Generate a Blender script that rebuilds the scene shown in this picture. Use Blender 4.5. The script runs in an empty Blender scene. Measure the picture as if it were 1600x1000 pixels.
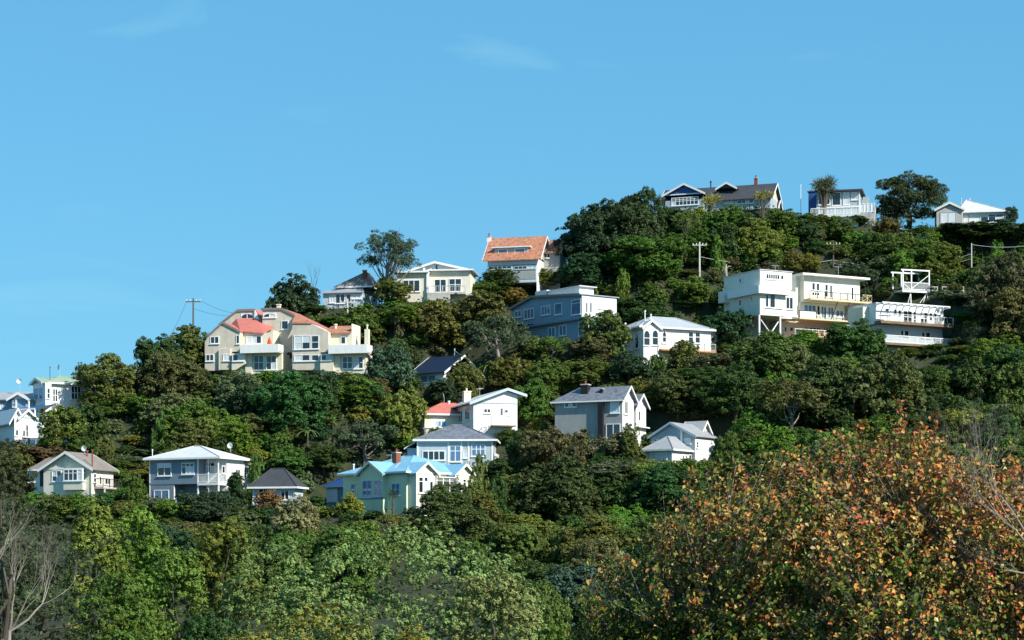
import bpy, math, random
import numpy as np
from mathutils import Vector, Matrix
random.seed(7)
rng = np.random.default_rng(7)
SC = bpy.context.scene
COL = SC.collection
R = math.radians

# ------------------------------------------------------------------ camera, sky, sun, exposure
FPX, HY, EYE = 3200.0, 880.0, 12.0      # focal length in photo pixels, horizon row, eye height
cam_d = bpy.data.cameras.new('camera'); cam = bpy.data.objects.new('camera', cam_d); COL.objects.link(cam)
cam.location = (0, 0, EYE); cam.rotation_euler = (R(90), 0, 0)
cam_d.sensor_width = 36; cam_d.lens = FPX / 1600 * 36
cam_d.shift_y = (HY - 500) / 1600
cam_d.clip_start = 0.5; cam_d.clip_end = 20000
SC.camera = cam
SUN_DIR = Vector((0.76, -0.65, 0)).normalized() * math.cos(R(37)) + Vector((0, 0, math.sin(R(37))))
sun_d = bpy.data.lights.new('sun', 'SUN'); sun_d.energy = 5.0; sun_d.angle = R(0.5); sun_d.color = (1.0, 0.94, 0.84)
sun = bpy.data.objects.new('sun', sun_d); COL.objects.link(sun); sun.location = (60, -40, 90)
sun.rotation_euler = (-SUN_DIR).to_track_quat('-Z', 'Y').to_euler()
W = bpy.data.worlds.new('World'); SC.world = W; W.use_nodes = True
nt = W.node_tree; nt.nodes.clear()
wo = nt.nodes.new('ShaderNodeOutputWorld'); bg = nt.nodes.new('ShaderNodeBackground')
sky = nt.nodes.new('ShaderNodeTexSky'); sky.sky_type = 'NISHITA'; sky.sun_disc = False
sky.sun_elevation = R(37); sky.sun_rotation = math.atan2(SUN_DIR.x, SUN_DIR.y)
sky.altitude = 200; sky.air_density = 1.0; sky.dust_density = 0.3; sky.ozone_density = 2.5
hs = nt.nodes.new('ShaderNodeHueSaturation'); hs.inputs['Saturation'].default_value = 1.3
gam = nt.nodes.new('ShaderNodeGamma'); gam.inputs['Gamma'].default_value = 0.33
ton = nt.nodes.new('ShaderNodeMix'); ton.data_type = 'RGBA'; ton.blend_type = 'MULTIPLY'; ton.inputs[0].default_value = 1
ton.inputs[7].default_value = (1.23, 2.52, 3.2, 1)
mul = nt.nodes.new('ShaderNodeMix'); mul.data_type = 'RGBA'; mul.blend_type = 'MULTIPLY'; mul.inputs[0].default_value = 1
mul.inputs[7].default_value = (0.62, 0.92, 1.12, 1)
# thin cirrus all over the sky
tc = nt.nodes.new('ShaderNodeTexCoord'); mp = nt.nodes.new('ShaderNodeMapping'); mp.inputs['Scale'].default_value = (5, 5, 16)
mp.inputs['Location'].default_value = (6.8, 3.6, 2.4); mp.inputs['Rotation'].default_value = (0, R(12), R(20))
nz = nt.nodes.new('ShaderNodeTexNoise'); nz.inputs['Scale'].default_value = 1.6; nz.inputs['Detail'].default_value = 7; nz.inputs['Distortion'].default_value = 1.2
cr = nt.nodes.new('ShaderNodeValToRGB'); cr.color_ramp.elements[0].position = 0.625; cr.color_ramp.elements[1].position = 0.95
cr.color_ramp.elements[1].color = (0.34, 0.34, 0.34, 1)
cm = nt.nodes.new('ShaderNodeMix'); cm.data_type = 'RGBA'; cm.inputs[7].default_value = (3.0, 5.9, 6.6, 1)
lk = nt.links.new
lk(sky.outputs[0], hs.inputs['Color']); lk(hs.outputs[0], mul.inputs[6])
lk(tc.outputs['Generated'], mp.inputs[0]); lk(mp.outputs[0], nz.inputs['Vector']); lk(nz.outputs['Fac'], cr.inputs[0])
lk(cr.outputs[0], cm.inputs[0]); lk(mul.outputs[2], gam.inputs[0]); lk(gam.outputs[0], ton.inputs[6]); lk(ton.outputs[2], cm.inputs[6]); lk(cm.outputs[2], bg.inputs['Color'])
bg.inputs['Strength'].default_value = 0.1; lk(bg.outputs[0], wo.inputs[0])
SC.view_settings.view_transform = 'Standard'; SC.view_settings.look = 'None'
SC.view_settings.exposure = 0.5; SC.view_settings.gamma = 1.0; SC.view_settings.use_curve_mapping = False

# ------------------------------------------------------------------ materials
def srgb(r, g, b):
    f = lambda c: (c / 255 / 12.92) if c <= 10 else ((c / 255 + 0.055) / 1.055) ** 2.4
    return (f(r), f(g), f(b))
MATS = {}
def mat(name, col, rough=0.7, pattern=None, scale=1.0, bump=0.3, vary=0.12, spec=0.3, metal=0.0):
    """plain procedural surface: colour with large and small mottling, optional boards / ribs / tiles as relief"""
    m = bpy.data.materials.new(name); m.use_nodes = True; n = m.node_tree.nodes; l = m.node_tree.links.new
    b = n['Principled BSDF']; b.inputs['Roughness'].default_value = rough
    b.inputs['Specular IOR Level'].default_value = spec; b.inputs['Metallic'].default_value = metal
    t = n.new('ShaderNodeTexCoord'); a = n.new('ShaderNodeTexNoise'); a.inputs['Scale'].default_value = 0.9; a.inputs['Detail'].default_value = 8
    a.inputs['Roughness'].default_value = 0.65
    l(t.outputs['Object'], a.inputs['Vector'])
    r = n.new('ShaderNodeMapRange'); r.inputs[1].default_value = 0.3; r.inputs[2].default_value = 0.7
    r.inputs[3].default_value = 1 - vary; r.inputs[4].default_value = 1 + vary; l(a.outputs['Fac'], r.inputs[0])
    v = n.new('ShaderNodeVectorMath'); v.operation = 'SCALE'; v.inputs[0].default_value = col; l(r.outputs[0], v.inputs['Scale'])
    cout = v.outputs[0]
    if rough >= .45 and not metal:      # rain streaks and grime: patches of their own, long in the vertical
        mp_ = n.new('ShaderNodeMapping'); mp_.inputs['Scale'].default_value = (2.6, 2.6, .35) if not name.startswith('roof') else (1.3, 1.3, 1.3); l(t.outputs['Object'], mp_.inputs[0])
        sn = n.new('ShaderNodeTexNoise'); sn.inputs['Scale'].default_value = 1.0; sn.inputs['Detail'].default_value = 6; sn.inputs['Roughness'].default_value = .7; l(mp_.outputs[0], sn.inputs['Vector'])
        sr = n.new('ShaderNodeMapRange'); sr.inputs[1].default_value = .48; sr.inputs[2].default_value = .75; sr.inputs[3].default_value = 0; sr.inputs[4].default_value = .34; l(sn.outputs['Fac'], sr.inputs[0])
        sm = n.new('ShaderNodeMix'); sm.data_type = 'RGBA'; l(sr.outputs[0], sm.inputs[0]); l(cout, sm.inputs[6]); k = sum(col)/3
        sm.inputs[7].default_value = (col[0]*.5+k*.12, col[1]*.5+k*.10, col[2]*.5+k*.06, 1); cout = sm.outputs[2]
    if pattern:
        w = n.new('ShaderNodeTexWave'); w.wave_profile = 'SAW' if pattern == 'boards' else 'SIN'
        w.bands_direction = {'boards': 'Z', 'ribs': 'X', 'ribsy': 'Y', 'planks': 'X', 'tiles': 'Z'}[pattern]
        w.inputs['Scale'].default_value = scale; l(t.outputs['Object'], w.inputs['Vector'])
        bp = n.new('ShaderNodeBump'); bp.inputs['Strength'].default_value = bump; bp.inputs['Distance'].default_value = 0.03
        l(w.outputs['Fac'], bp.inputs['Height']); l(bp.outputs[0], b.inputs['Normal'])
        if pattern == 'tiles':
            a2 = n.new('ShaderNodeTexVoronoi'); a2.inputs['Scale'].default_value = 3.2; l(t.outputs['Object'], a2.inputs['Vector'])
            mx = n.new('ShaderNodeMix'); mx.data_type = 'RGBA'; mx.blend_type = 'MULTIPLY'; mx.inputs[0].default_value = 0.55
            hsv = n.new('ShaderNodeHueSaturation'); hsv.inputs['Saturation'].default_value = 0.25; hsv.inputs['Value'].default_value = 1.5
            l(a2.outputs['Color'], hsv.inputs['Color']); l(cout, mx.inputs[6]); l(hsv.outputs[0], mx.inputs[7]); cout = mx.outputs[2]
    l(cout, b.inputs['Base Color']); MATS[name] = m
    return m
mat('white', (.80, .80, .78), .55, vary=.05)
mat('whiteboard', (.78, .78, .76), .6, 'boards', 1.7, .25, .06)
mat('offwhite', (.77, .745, .66), .6, 'boards', 1.7, .25, .06)
mat('cream', (.72, .68, .56), .65, 'boards', 1.7, .25, .07)
mat('creamplaster', (.74, .68, .53), .8, vary=.09)
mat('pinkgrey', (.60, .54, .44), .85, vary=.16)
mat('bluegrey', (.18, .245, .305), .6, 'boards', 1.7, .3, .06)
mat('slateblue', (.20, .33, .45), .6, 'boards', 1.7, .3, .06)
mat('paleblue', (.50, .58, .63), .6, 'boards', 1.7, .25, .06)
mat('greyblue', (.40, .47, .50), .6, 'boards', 1.7, .25, .06)
mat('grey', (.30, .32, .31), .75, vary=.1)
mat('midgrey', (.40, .40, .38), .75, vary=.1)
mat('mint', (.56, .64, .45), .6, 'boards', 1.7, .25, .06)
mat('deepblue', (.035, .10, .28), .5, vary=.06)
mat('concrete', (.42, .41, .38), .85, vary=.25)
mat('brick', (.25, .085, .055), .85, 'boards', 3, .3, .2)
mat('roofink', (.012, .022, .05), .5, 'ribs', 3.0, .25, .1)
mat('darkbrick', (.018, .018, .02), .85, 'boards', 3, .3, .2)
mat('roofgrey', (.33, .34, .35), .5, 'ribs', 3.0, .25, .1)
mat('rooflight', (.58, .60, .62), .45, 'ribs', 3.0, .2, .07)
mat('roofpale', (.40, .43, .46), .5, 'ribs', 3.0, .2, .08)
mat('roofdark', (.055, .058, .065), .6, 'ribs', 3.0, .3, .15)
mat('roofbrown', (.23, .20, .175), .7, 'ribs', 3.0, .3, .15)
mat('roofslate', (.145, .16, .19), .65, 'tiles', 3.0, .5, .15)
mat('roofsky', (.22, .45, .61), .45, 'ribs', 3.0, .25, .06)
mat('rooforange', (.40, .175, .105), .75, 'tiles', 3.0, .5, .15)
mat('roofred', (.50, .155, .125), .65, 'ribs', 3.0, .3, .1)
mat('roofgreen', (.28, .36, .25), .5, 'ribs', 3.0, .25, .08)
mat('roofnavy', (.03, .09, .24), .5, 'ribs', 3.0, .25, .08)
mat('timber', (.20, .14, .09), .8, 'planks', 3, .4, .25)
mat('newtimber', (.55, .27, .11), .75, 'planks', 3, .4, .15)
mat('ochre', (.60, .53, .33), .7, vary=.08)
mat('darksteel', (.03, .03, .032), .5, vary=.1)
mat('steel', (.55, .56, .56), .4, vary=.06, metal=.3)
mat('poleconc', (.55, .55, .52), .8, vary=.15)
mat('polewood', (.12, .10, .08), .85, vary=.25)
mat('doorblue', (.045, .055, .085), .6, vary=.08)
mat('orangecloth', (.65, .09, .04), .8, vary=.1)
mat('curtain', (.62, .66, .68), .25, vary=.1, spec=.5)
mat('glass', (.018, .026, .034), .04, vary=.3, spec=.9)
mat('skyglass', (.09, .19, .32), .06, vary=.25, spec=.9)  # pane colour with the reflected sky painted in

# ------------------------------------------------------------------ mesh helpers
def tag(o, label=None, cat=None, group=None, kind=None):
    if label: o['label'] = label
    if cat: o['category'] = cat
    if group: o['group'] = group
    if kind: o['kind'] = kind
    return o
def mesh_obj(name, verts, faces, material=None, parent=None):
    me = bpy.data.meshes.new(name); me.from_pydata([tuple(v) for v in verts], [], faces); me.update()
    if material is not None: me.materials.append(MATS[material] if isinstance(material, str) else material)
    o = bpy.data.objects.new(name, me); COL.objects.link(o)
    if parent is not None: o.parent = parent
    return o
def empty(name, loc, rz=0):
    o = bpy.data.objects.new(name, None); COL.objects.link(o); o.location = loc; o.rotation_euler = (0, 0, rz); o.empty_display_size = .5
    return o
class MB:
    def __init__(s): s.v = []; s.f = []
    def add(s, vs, fs):
        k = len(s.v); s.v += [tuple(p) for p in vs]; s.f += [[i + k for i in f] for f in fs]; return s
    def box(s, x0, x1, y0, y1, z0, z1):
        if x0 > x1: x0, x1 = x1, x0
        if y0 > y1: y0, y1 = y1, y0
        if z0 > z1: z0, z1 = z1, z0
        return s.add([(x0,y0,z0),(x1,y0,z0),(x1,y1,z0),(x0,y1,z0),(x0,y0,z1),(x1,y0,z1),(x1,y1,z1),(x0,y1,z1)],
                     [(0,3,2,1),(4,5,6,7),(0,1,5,4),(1,2,6,5),(2,3,7,6),(3,0,4,7)])
    def bar(s, a, b, r, r2=None, n=6):
        a = Vector(a); b = Vector(b); d = (b - a)
        if d.length < 1e-6: return s
        d.normalize(); u = d.orthogonal().normalized(); w = d.cross(u); r2 = r if r2 is None else r2
        vs = [];
        for p, q in ((a, r), (b, r2)):
            for k in range(n):
                t = 2 * math.pi * k / n + .4; vs.append(p + (u * math.cos(t) + w * math.sin(t)) * q)
        fs = [(k, (k + 1) % n, n + (k + 1) % n, n + k) for k in range(n)]
        return s.add(vs, fs + [tuple(range(n - 1, -1, -1)), tuple(range(n, 2 * n))])
    def tube(s, pts, rs, n=6):
        pts = [Vector(p) for p in pts]; vs = []; fs = []
        u = (pts[1] - pts[0]).orthogonal().normalized()
        for i, p in enumerate(pts):
            d = (pts[min(i + 1, len(pts) - 1)] - pts[max(i - 1, 0)]).normalized()
            u = (u - d * u.dot(d)).normalized(); w = d.cross(u)
            for k in range(n):
                t = 2 * math.pi * k / n; vs.append(p + (u * math.cos(t) + w * math.sin(t)) * rs[i])
        for i in range(len(pts) - 1):
            for k in range(n):
                fs.append((i*n+k, i*n+(k+1)%n, (i+1)*n+(k+1)%n, (i+1)*n+k))
        fs.append(tuple(range(n-1, -1, -1))); fs.append(tuple(range((len(pts)-1)*n, len(pts)*n)))
        return s.add(vs, fs)
    def lathe(s, c, prof, n=10):
        vs = []; fs = []
        for r, z in prof:
            for k in range(n):
                t = 2*math.pi*k/n; vs.append((c[0]+r*math.cos(t), c[1]+r*math.sin(t), c[2]+z))
        for i in range(len(prof)-1):
            for k in range(n): fs.append((i*n+k, i*n+(k+1)%n, (i+1)*n+(k+1)%n, (i+1)*n+k))
        fs.append(tuple(range(n-1,-1,-1))); fs.append(tuple(range((len(prof)-1)*n, len(prof)*n)))
        return s.add(vs, fs)
    def build(s, name, material, parent=None): return mesh_obj(name, s.v, s.f, material, parent)

# ------------------------------------------------------------------ the place: distance up the hillside, pixel helpers
ZF = {'1': (0, 560, 4), '2': (280, 440, 5), '3': (490, 340, 4), '4': (380, 580, 3.3333), '5': (780, 430, 4.4444), '6': (840, 570, 5),
      '7': (1100, 390, 4), '9': (1120, 405, 6.4), '10': (1340, 405, 4.88), '11': (1020, 265, 7.619), '12': (1250, 260, 4.571),
      '13': (620, 590, 7.141), '14': (500, 690, 6.154), '15': (0, 570, 6.667), '16': (500, 350, 6.154), '0': (0, 0, 1)}
PROF = [(-3000,10.4),(8,10.4),(35,3),(150,1),(190,4),(215,10.3),(230,14.2),(245,19.7),(258,26.5),(275,36),(290,46.4),(308,58.2),(325,70.9),(345,78),(380,82),(3000,82)]
PY_ = [p[0] for p in PROF]; PZ_ = [p[1] for p in PROF]
ROWS = [(300,325),(400,308),(500,290),(600,275),(700,258),(780,245),(850,230),(905,215)]
def Yof(py): return float(np.interp(py, [r[0] for r in ROWS], [r[1] for r in ROWS]))
def at(px, py, Y): return Vector(((px - 800) / FPX * Y, Y, EYE + (HY - py) / FPX * Y))
def proj(p): return (800 + FPX * p[0] / p[1], HY - FPX * (p[2] - EYE) / p[1])

HOUSES = []
class House:
    def __init__(s, name, label, ref, Z, X, Yb, psi, vis, group=None, cat='house', Y=None):
        s.ox, s.oy, s.k = ZF[Z]; px, py = s.P(X, Yb)
        s.Y = Y or Yof(py); s.psi = R(psi); s.L = at(px, py, s.Y)
        s.root = empty(name, s.L, s.psi); tag(s.root, label, cat, group)
        s.ex = Vector((math.cos(s.psi), math.sin(s.psi), 0)); s.ey = Vector((-math.sin(s.psi), math.cos(s.psi), 0))
        s.ref = ref; a = s.P(vis[0], vis[1]); b = s.P(vis[2], vis[3]); s.vis = (a[0], a[1], b[0], b[1])
        s.back = 2.5; s.foot = [9e9, -9e9, 9e9, -9e9]; HOUSES.append(s)
    def P(s, X, Y): return (s.ox + X / s.k, s.oy + Y / s.k)
    def ray(s, X, Y):
        px, py = s.P(X, Y); return Vector(((px - 800) / FPX, 1, (HY - py) / FPX))
    def F(s, X, Y, c=0.0):           # on the front plane (local y = c) -> local x, z
        d = s.ray(X, Y); O = s.L - Vector((0, 0, EYE)); t = (s.ey.dot(O) + c) / s.ey.dot(d); p = d * t - O
        return (s.ex.dot(p), p.z)
    def S(s, X, Y, c=0.0):           # on a side plane (local x = c) -> local y, z
        d = s.ray(X, Y); O = s.L - Vector((0, 0, EYE)); t = (s.ex.dot(O) + c) / s.ex.dot(d); p = d * t - O
        return (s.ey.dot(p), p.z)
    def uv(s, f, X, Y, c): return s.F(X, Y, c) if f == 'F' else s.S(X, Y, c)
    def z(s, Y, x, y):               # height whose image row is Y at local (x, y)
        w = s.L + s.ex * x + s.ey * y; py = s.oy + Y / s.k
        return (HY - py) / FPX * w.y + EYE - s.L.z
    def grow(s, x0, x1, y0, y1):
        f = s.foot; f[0] = min(f[0], x0, x1); f[1] = max(f[1], x0, x1); f[2] = min(f[2], y0, y1); f[3] = max(f[3], y0, y1)
    def box(s, name, x0, x1, y0, y1, z0, z1, m, parent=None, foot=False):
        if foot: s.grow(x0, x1, y0, y1)
        return MB().box(x0, x1, y0, y1, z0, z1).build(name, m, parent or s.root)
    def wall(s, x0, x1, y0, y1, z0, z1, m): return s.box('wall', x0, x1, y0, y1, z0, z1, m, None, True)
    def m3(s, f, c, u, v, w):        # face coordinates (w outwards) -> local
        return {'F': (u, c - w, v), 'S': (c + w, u, v), 'L': (c - w, u, v)}[f]
    def fbox(s, mb, f, c, u0, u1, v0, v1, w0, w1):
        a = s.m3(f, c, u0, v0, w0); b = s.m3(f, c, u1, v1, w1); mb.box(a[0], b[0], a[1], b[1], a[2], b[2])
    def prism(s, name, f, c, pts, depth, m, foot=True):
        q = [s.uv(f, X, Y, c) for X, Y in pts]; n = len(q)
        A = [s.m3(f, c, u, v, 0) for u, v in q]; B = [s.m3(f, c, u, v, -depth) for u, v in q]
        ar = sum(q[i][0]*q[(i+1)%n][1] - q[(i+1)%n][0]*q[i][1] for i in range(n))
        fr = list(range(n)); bk = list(range(2*n-1, n-1, -1)); sd = [(i, n+i, n+(i+1)%n, (i+1)%n) for i in range(n)]
        if foot:
            for p in A + B: s.grow(p[0], p[0], p[1], p[1])
        o = mesh_obj(name, A + B, [fr, bk] + sd, m, s.root); fix(o); return o
    def sheet(s, name, f, c, pts, out, depth, th, m, edge=None):   # folded roof sheet over a polyline, from `out` in front to `depth` behind
        q = [s.uv(f, X, Y, c) for X, Y in pts]; return s.sheet_uv(name, f, c, q, out, depth, th, m, edge)
    def sheet_uv(s, name, f, c, q, out, depth, th, m, edge='white'):
        mb = MB(); n = len(q)
        top = [(u, v + th) for u, v in q]; ring = q + top[::-1]
        A = [s.m3(f, c, u, v, out) for u, v in ring]; B = [s.m3(f, c, u, v, -depth) for u, v in ring]; k = 2 * n
        fs = []
        for i in range(n - 1): fs += [(i, i+1, k-2-i, k-1-i), (k+i, k+i+1, k+k-2-i, k+k-1-i)]
        for i in range(k): fs.append((i, k + i, k + (i+1) % k, (i+1) % k))
        o = mesh_obj(name, A + B, fs, m, s.root); fix(o)
        if edge:
            for w in (out + .03, -depth - .03):
                e = MB()
                w2 = w - .05 if w > 0 else w + .05
                for i in range(n - 1):
                    (u0, v0), (u1, v1) = q[i], q[i+1]
                    P = [s.m3(f, c, a, b, ww) for ww in (w, w2) for a, b in ((u0, v0-.16), (u1, v1-.16), (u1, v1+th+.03), (u0, v0+th+.03))]
                    e.add(P, [(0,1,2,3), (7,6,5,4), (0,4,5,1), (1,5,6,2), (2,6,7,3), (3,7,4,0)])
                fix(e.build('barge_board', edge, s.root))
        return o
    def gable(s, x0, x1, y0, y1, z, rise, m, wm, axis='y', ov=.45, edge='white', ends=(1, 1), peak=.5):
        """gable roof over a rectangle; axis = direction of the ridge"""
        if axis == 'y': f, c, a, b, d = 'F', y0, x0, x1, y1 - y0
        else: f, c, a, b, d = 'S', x1, y0, y1, x1 - x0
        mid = a + (b - a) * peak; sl = rise / (mid - a); sr = rise / (b - mid)
        q = [(a - ov, z - sl * ov), (mid, z + rise), (b + ov, z - sr * ov)]
        s.sheet_uv('roof', f, c, q, ov * ends[0], d + ov * ends[1], .14, m, edge)
        tri = [(a, z), (b, z), (mid, z + rise)]
        A = [s.m3(f, c, u, v, -.02) for u, v in tri]; B = [s.m3(f, c, u, v, -d + .02) for u, v in tri]
        fix(mesh_obj('gable', A + B, [(0,1,2), (5,4,3), (0,3,4,1), (1,4,5,2), (2,5,3,0)], wm, s.root))
    def hip(s, x0, x1, y0, y1, z, rise, m, ov=.5, ridge=None, edge='white', shift=(0, 0)):
        X0, X1, Y0, Y1 = x0 - ov, x1 + ov, y0 - ov, y1 + ov; w, d = X1 - X0, Y1 - Y0
        r = abs(w - d) if ridge is None else ridge
        cx, cy = (X0 + X1) / 2 + shift[0], (Y0 + Y1) / 2 + shift[1]
        if w >= d: a, b = (cx - r/2, cy), (cx + r/2, cy)
        else: a, b = (cx, cy - r/2), (cx, cy + r/2)
        v = [(X0,Y0,z), (X1,Y0,z), (X1,Y1,z), (X0,Y1,z), (a[0],a[1],z+rise), (b[0],b[1],z+rise)]
        if w >= d: fs = [(0,1,5,4), (1,2,5), (2,3,4,5), (3,0,4), (3,2,1,0)]
        else: fs = [(0,1,4), (1,2,5,4), (2,3,5), (3,0,4,5), (3,2,1,0)]
        o = mesh_obj('roof', v, fs, m, s.root); fix(o)
        e = MB(); t = .05
        e.box(X0-t, X1+t, Y0-t, Y0+.02, z-.17, z+.05); e.box(X0-t, X1+t, Y1-.02, Y1+t, z-.17, z+.05)
        e.box(X0-t, X0+.02, Y0+.021, Y1-.021, z-.17, z+.05); e.box(X1-.02, X1+t, Y0+.021, Y1-.021, z-.17, z+.05)
        e.build('gutter', edge, s.root)
        rc = MB()
        for i, j in ((0,4), (1,5 if w >= d else 4), (2,5), (3,4 if w >= d else 5), (4,5)):
            rc.bar(Vector(v[i]) + Vector((0,0,.03)), Vector(v[j]) + Vector((0,0,.03)), .07, n=5)
        rc.build('ridge_cap', m, s.root)
        return o
    def win(s, f, X0, Y0, X1, Y1, nx=1, ny=1, c=0.0, glass='glass', trim='white', fr=.10, sill=True, arch=False, split=None):
        Xm, Ym = (X0 + X1) / 2, (Y0 + Y1) / 2; ff = 'F' if f == 'F' else 'S'
        u0 = s.uv(ff, X0, Ym, c)[0]; u1 = s.uv(ff, X1, Ym, c)[0]; v1 = s.uv(ff, Xm, Y0, c)[1]; v0 = s.uv(ff, Xm, Y1, c)[1]
        if u0 > u1: u0, u1 = u1, u0
        return s.win_uv(f, u0, u1, v0, v1, nx, ny, c, glass, trim, fr, sill, arch, split)
    def win_uv(s, f, u0, u1, v0, v1, nx=1, ny=1, c=0.0, glass='glass', trim='white', fr=.10, sill=True, arch=False, split=None):
        fr = min(fr, (u1-u0)*.16, (v1-v0)*.16); g = fr * .5; mb = MB(); bx = lambda a, b, p, q, w=.07: s.fbox(mb, f, c, a, b, p, q, .0, w)
        bx(u0, u0+fr, v0, v1); bx(u1-fr, u1, v0, v1); bx(u0+fr, u1-fr, v0, v0+fr); bx(u0+fr, u1-fr, v1-fr, v1)
        us = [u0+fr + (u1-u0-2*fr) * i / nx for i in range(nx+1)]
        vs = [v0+fr + (v1-v0-2*fr) * i / ny for i in range(ny+1)]
        if split: vs = [vs[0]] + [v0+fr + (v1-v0-2*fr) * t for t in split] + [vs[-1]]
        for a in us[1:-1]: bx(a-g, a+g, v0+fr, v1-fr, .062)
        for b in vs[1:-1]: bx(u0+fr, u1-fr, b-g*.8, b+g*.8, .055)
        if sill: s.fbox(mb, f, c, u0-.08, u1+.08, v0-.09, v0-.003, 0, .14)
        if arch:     # rounded head: filler spandrels in the upper corners
            h = min((u1-u0) * .5, (v1-v0) * .5); um = (u0+u1)/2; hw = (u1-u0)/2 - fr; n = 6
            for sg in (-1, 1):
                for i in range(n):
                    t0 = i / n; a = um + sg * hw * t0; b = um + sg * hw * (i+1) / n
                    top = v1 - fr; bot = top - h * (1 - math.sqrt(max(0, 1 - ((i+.7)/n) ** 2)))
                    if top - bot > .01: s.fbox(mb, f, c, min(a,b), max(a,b), bot, top, 0, .066)
        o = mb.build('window', trim, s.root)
        for i in range(len(us)-1):
            for j in range(len(vs)-1):
                p = MB(); s.fbox(p, f, c, us[i], us[i+1], vs[j], vs[j+1], .004, .03)
                gm = glass
                if glass == 'glass' and random.random() < .16: gm = 'curtain'
                p.build('pane', gm, o)
        return o
    def door(s, f, X0, Y0, X1, Y1, c=0.0, m='doorblue', trim='white'):
        Xm, Ym = (X0 + X1) / 2, (Y0 + Y1) / 2; ff = 'F' if f == 'F' else 'S'
        u0 = s.uv(ff, X0, Ym, c)[0]; u1 = s.uv(ff, X1, Ym, c)[0]; v1 = s.uv(ff, Xm, Y0, c)[1]; v0 = s.uv(ff, Xm, Y1, c)[1]
        if u0 > u1: u0, u1 = u1, u0
        mb = MB(); s.fbox(mb, f, c, u0, u1, v0, v1, 0, .05); o = mb.build('door', m, s.root)
        t = MB(); s.fbox(t, f, c, u0-.1, u0, v0, v1+.1, 0, .08); s.fbox(t, f, c, u1, u1+.1, v0, v1+.1, 0, .08); s.fbox(t, f, c, u0, u1, v1, v1+.1, 0, .08)
        t.build('door_frame', trim, o); k = MB(); s.fbox(k, f, c, u1-.16, u1-.1, (v0+v1)/2-.1, (v0+v1)/2+.05, .05, .1); k.build('handle', 'steel', o)
        return o
    def rail(s, a, b, h=1.0, gap=.14, m='white', posts=2, solid=False, cross=False, th=.035):
        a = Vector(a); b = Vector(b); up = Vector((0, 0, h)); mb = MB(); n = max(2, int((b-a).length / gap))
        mb.bar(a + up, b + up, th + .015, n=5); mb.bar(a + up * .12, b + up * .12, th, n=5)
        if cross:
            k = max(1, int((b-a).length / 1.2))
            for i in range(k):
                p = a.lerp(b, i/k); q = a.lerp(b, (i+1)/k); mb.bar(p + up*.12, q + up, .03, n=5); mb.bar(p + up, q + up*.12, .03, n=5)
        elif not solid:
            for i in range(n + 1): p = a.lerp(b, i / n); mb.bar(p + up * .12, p + up, th * .55, n=4)
        o = mb.build('railing', m, s.root)
        for i in range(posts):
            p = a.lerp(b, i / max(1, posts - 1)); MB().bar(p, p + up * 1.05, .05, n=6).build('railing_post', m, s.root)
        return o
    def post(s, x, y, z0, z1, w=.12, m='white'): return s.box('post', x-w/2, x+w/2, y-w/2, y+w/2, z0, z1, m)
    def chimney(s, x, y, w, z0, z1, m='brick', cap=True, pot=True):
        o = s.box('chimney', x-w/2, x+w/2, y-w/2, y+w/2, z0, z1, m)
        if cap: MB().box(x-w/2-.07, x+w/2+.07, y-w/2-.07, y+w/2+.07, z1, z1+.14).build('chimney_cap', 'concrete' if m != 'creamplaster' else m, o)
        if pot: MB().lathe((x, y, z1+.13), [(.13,0), (.15,.1), (.11,.2), (.13,.42)]).build('chimney_pot', 'brick' if m != 'creamplaster' else m, o)
        return o
    def flue(s, x, y, z0, z1, r=.09, m='steel'): return MB().lathe((x, y, z0), [(r,0), (r,z1-z0-.2), (r*1.7,z1-z0-.18), (r*1.7,z1-z0)], 8).build('flue_pipe', m, s.root)
    def aerial(s, x, y, z0, h=1.6, m='steel'):
        mb = MB().bar((x, y, z0), (x, y, z0+h), .025, n=5); mb.bar((x-.7, y, z0+h*.9), (x+.7, y+.2, z0+h*.95), .018, n=4)
        for i in range(6): t = -.6 + i*.24; mb.bar((x+t, y-.35+i*.02, z0+h*.92), (x+t, y+.35, z0+h*.92), .012, n=4)
        return mb.build('aerial', m, s.root)
    def dish(s, x, y, z0, h=.9):
        mb = MB().bar((x, y, z0), (x, y, z0+h), .03, n=5); o = mb.build('dish_mast', 'steel', s.root)
        vs = [(x+.05, y-.05, z0+h)]; n = 12
        for r, d in ((.2, .03), (.38, .12)):
            for k in range(n): t = 2*math.pi*k/n; vs.append((x + r*math.cos(t), y - .05 - d + 0*r, z0+h+.1 + r*math.sin(t)*.95))
        fs = [(0, 1+k, 1+(k+1)%n) for k in range(n)] + [(1+k, 13+k, 13+(k+1)%n, 1+(k+1)%n) for k in range(n)]
        mesh_obj('dish', vs, fs, 'white', o); return o
def fix(o):
    import bmesh
    b = bmesh.new(); b.from_mesh(o.data); bmesh.ops.recalc_face_normals(b, faces=b.faces); b.to_mesh(o.data); b.free()

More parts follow.
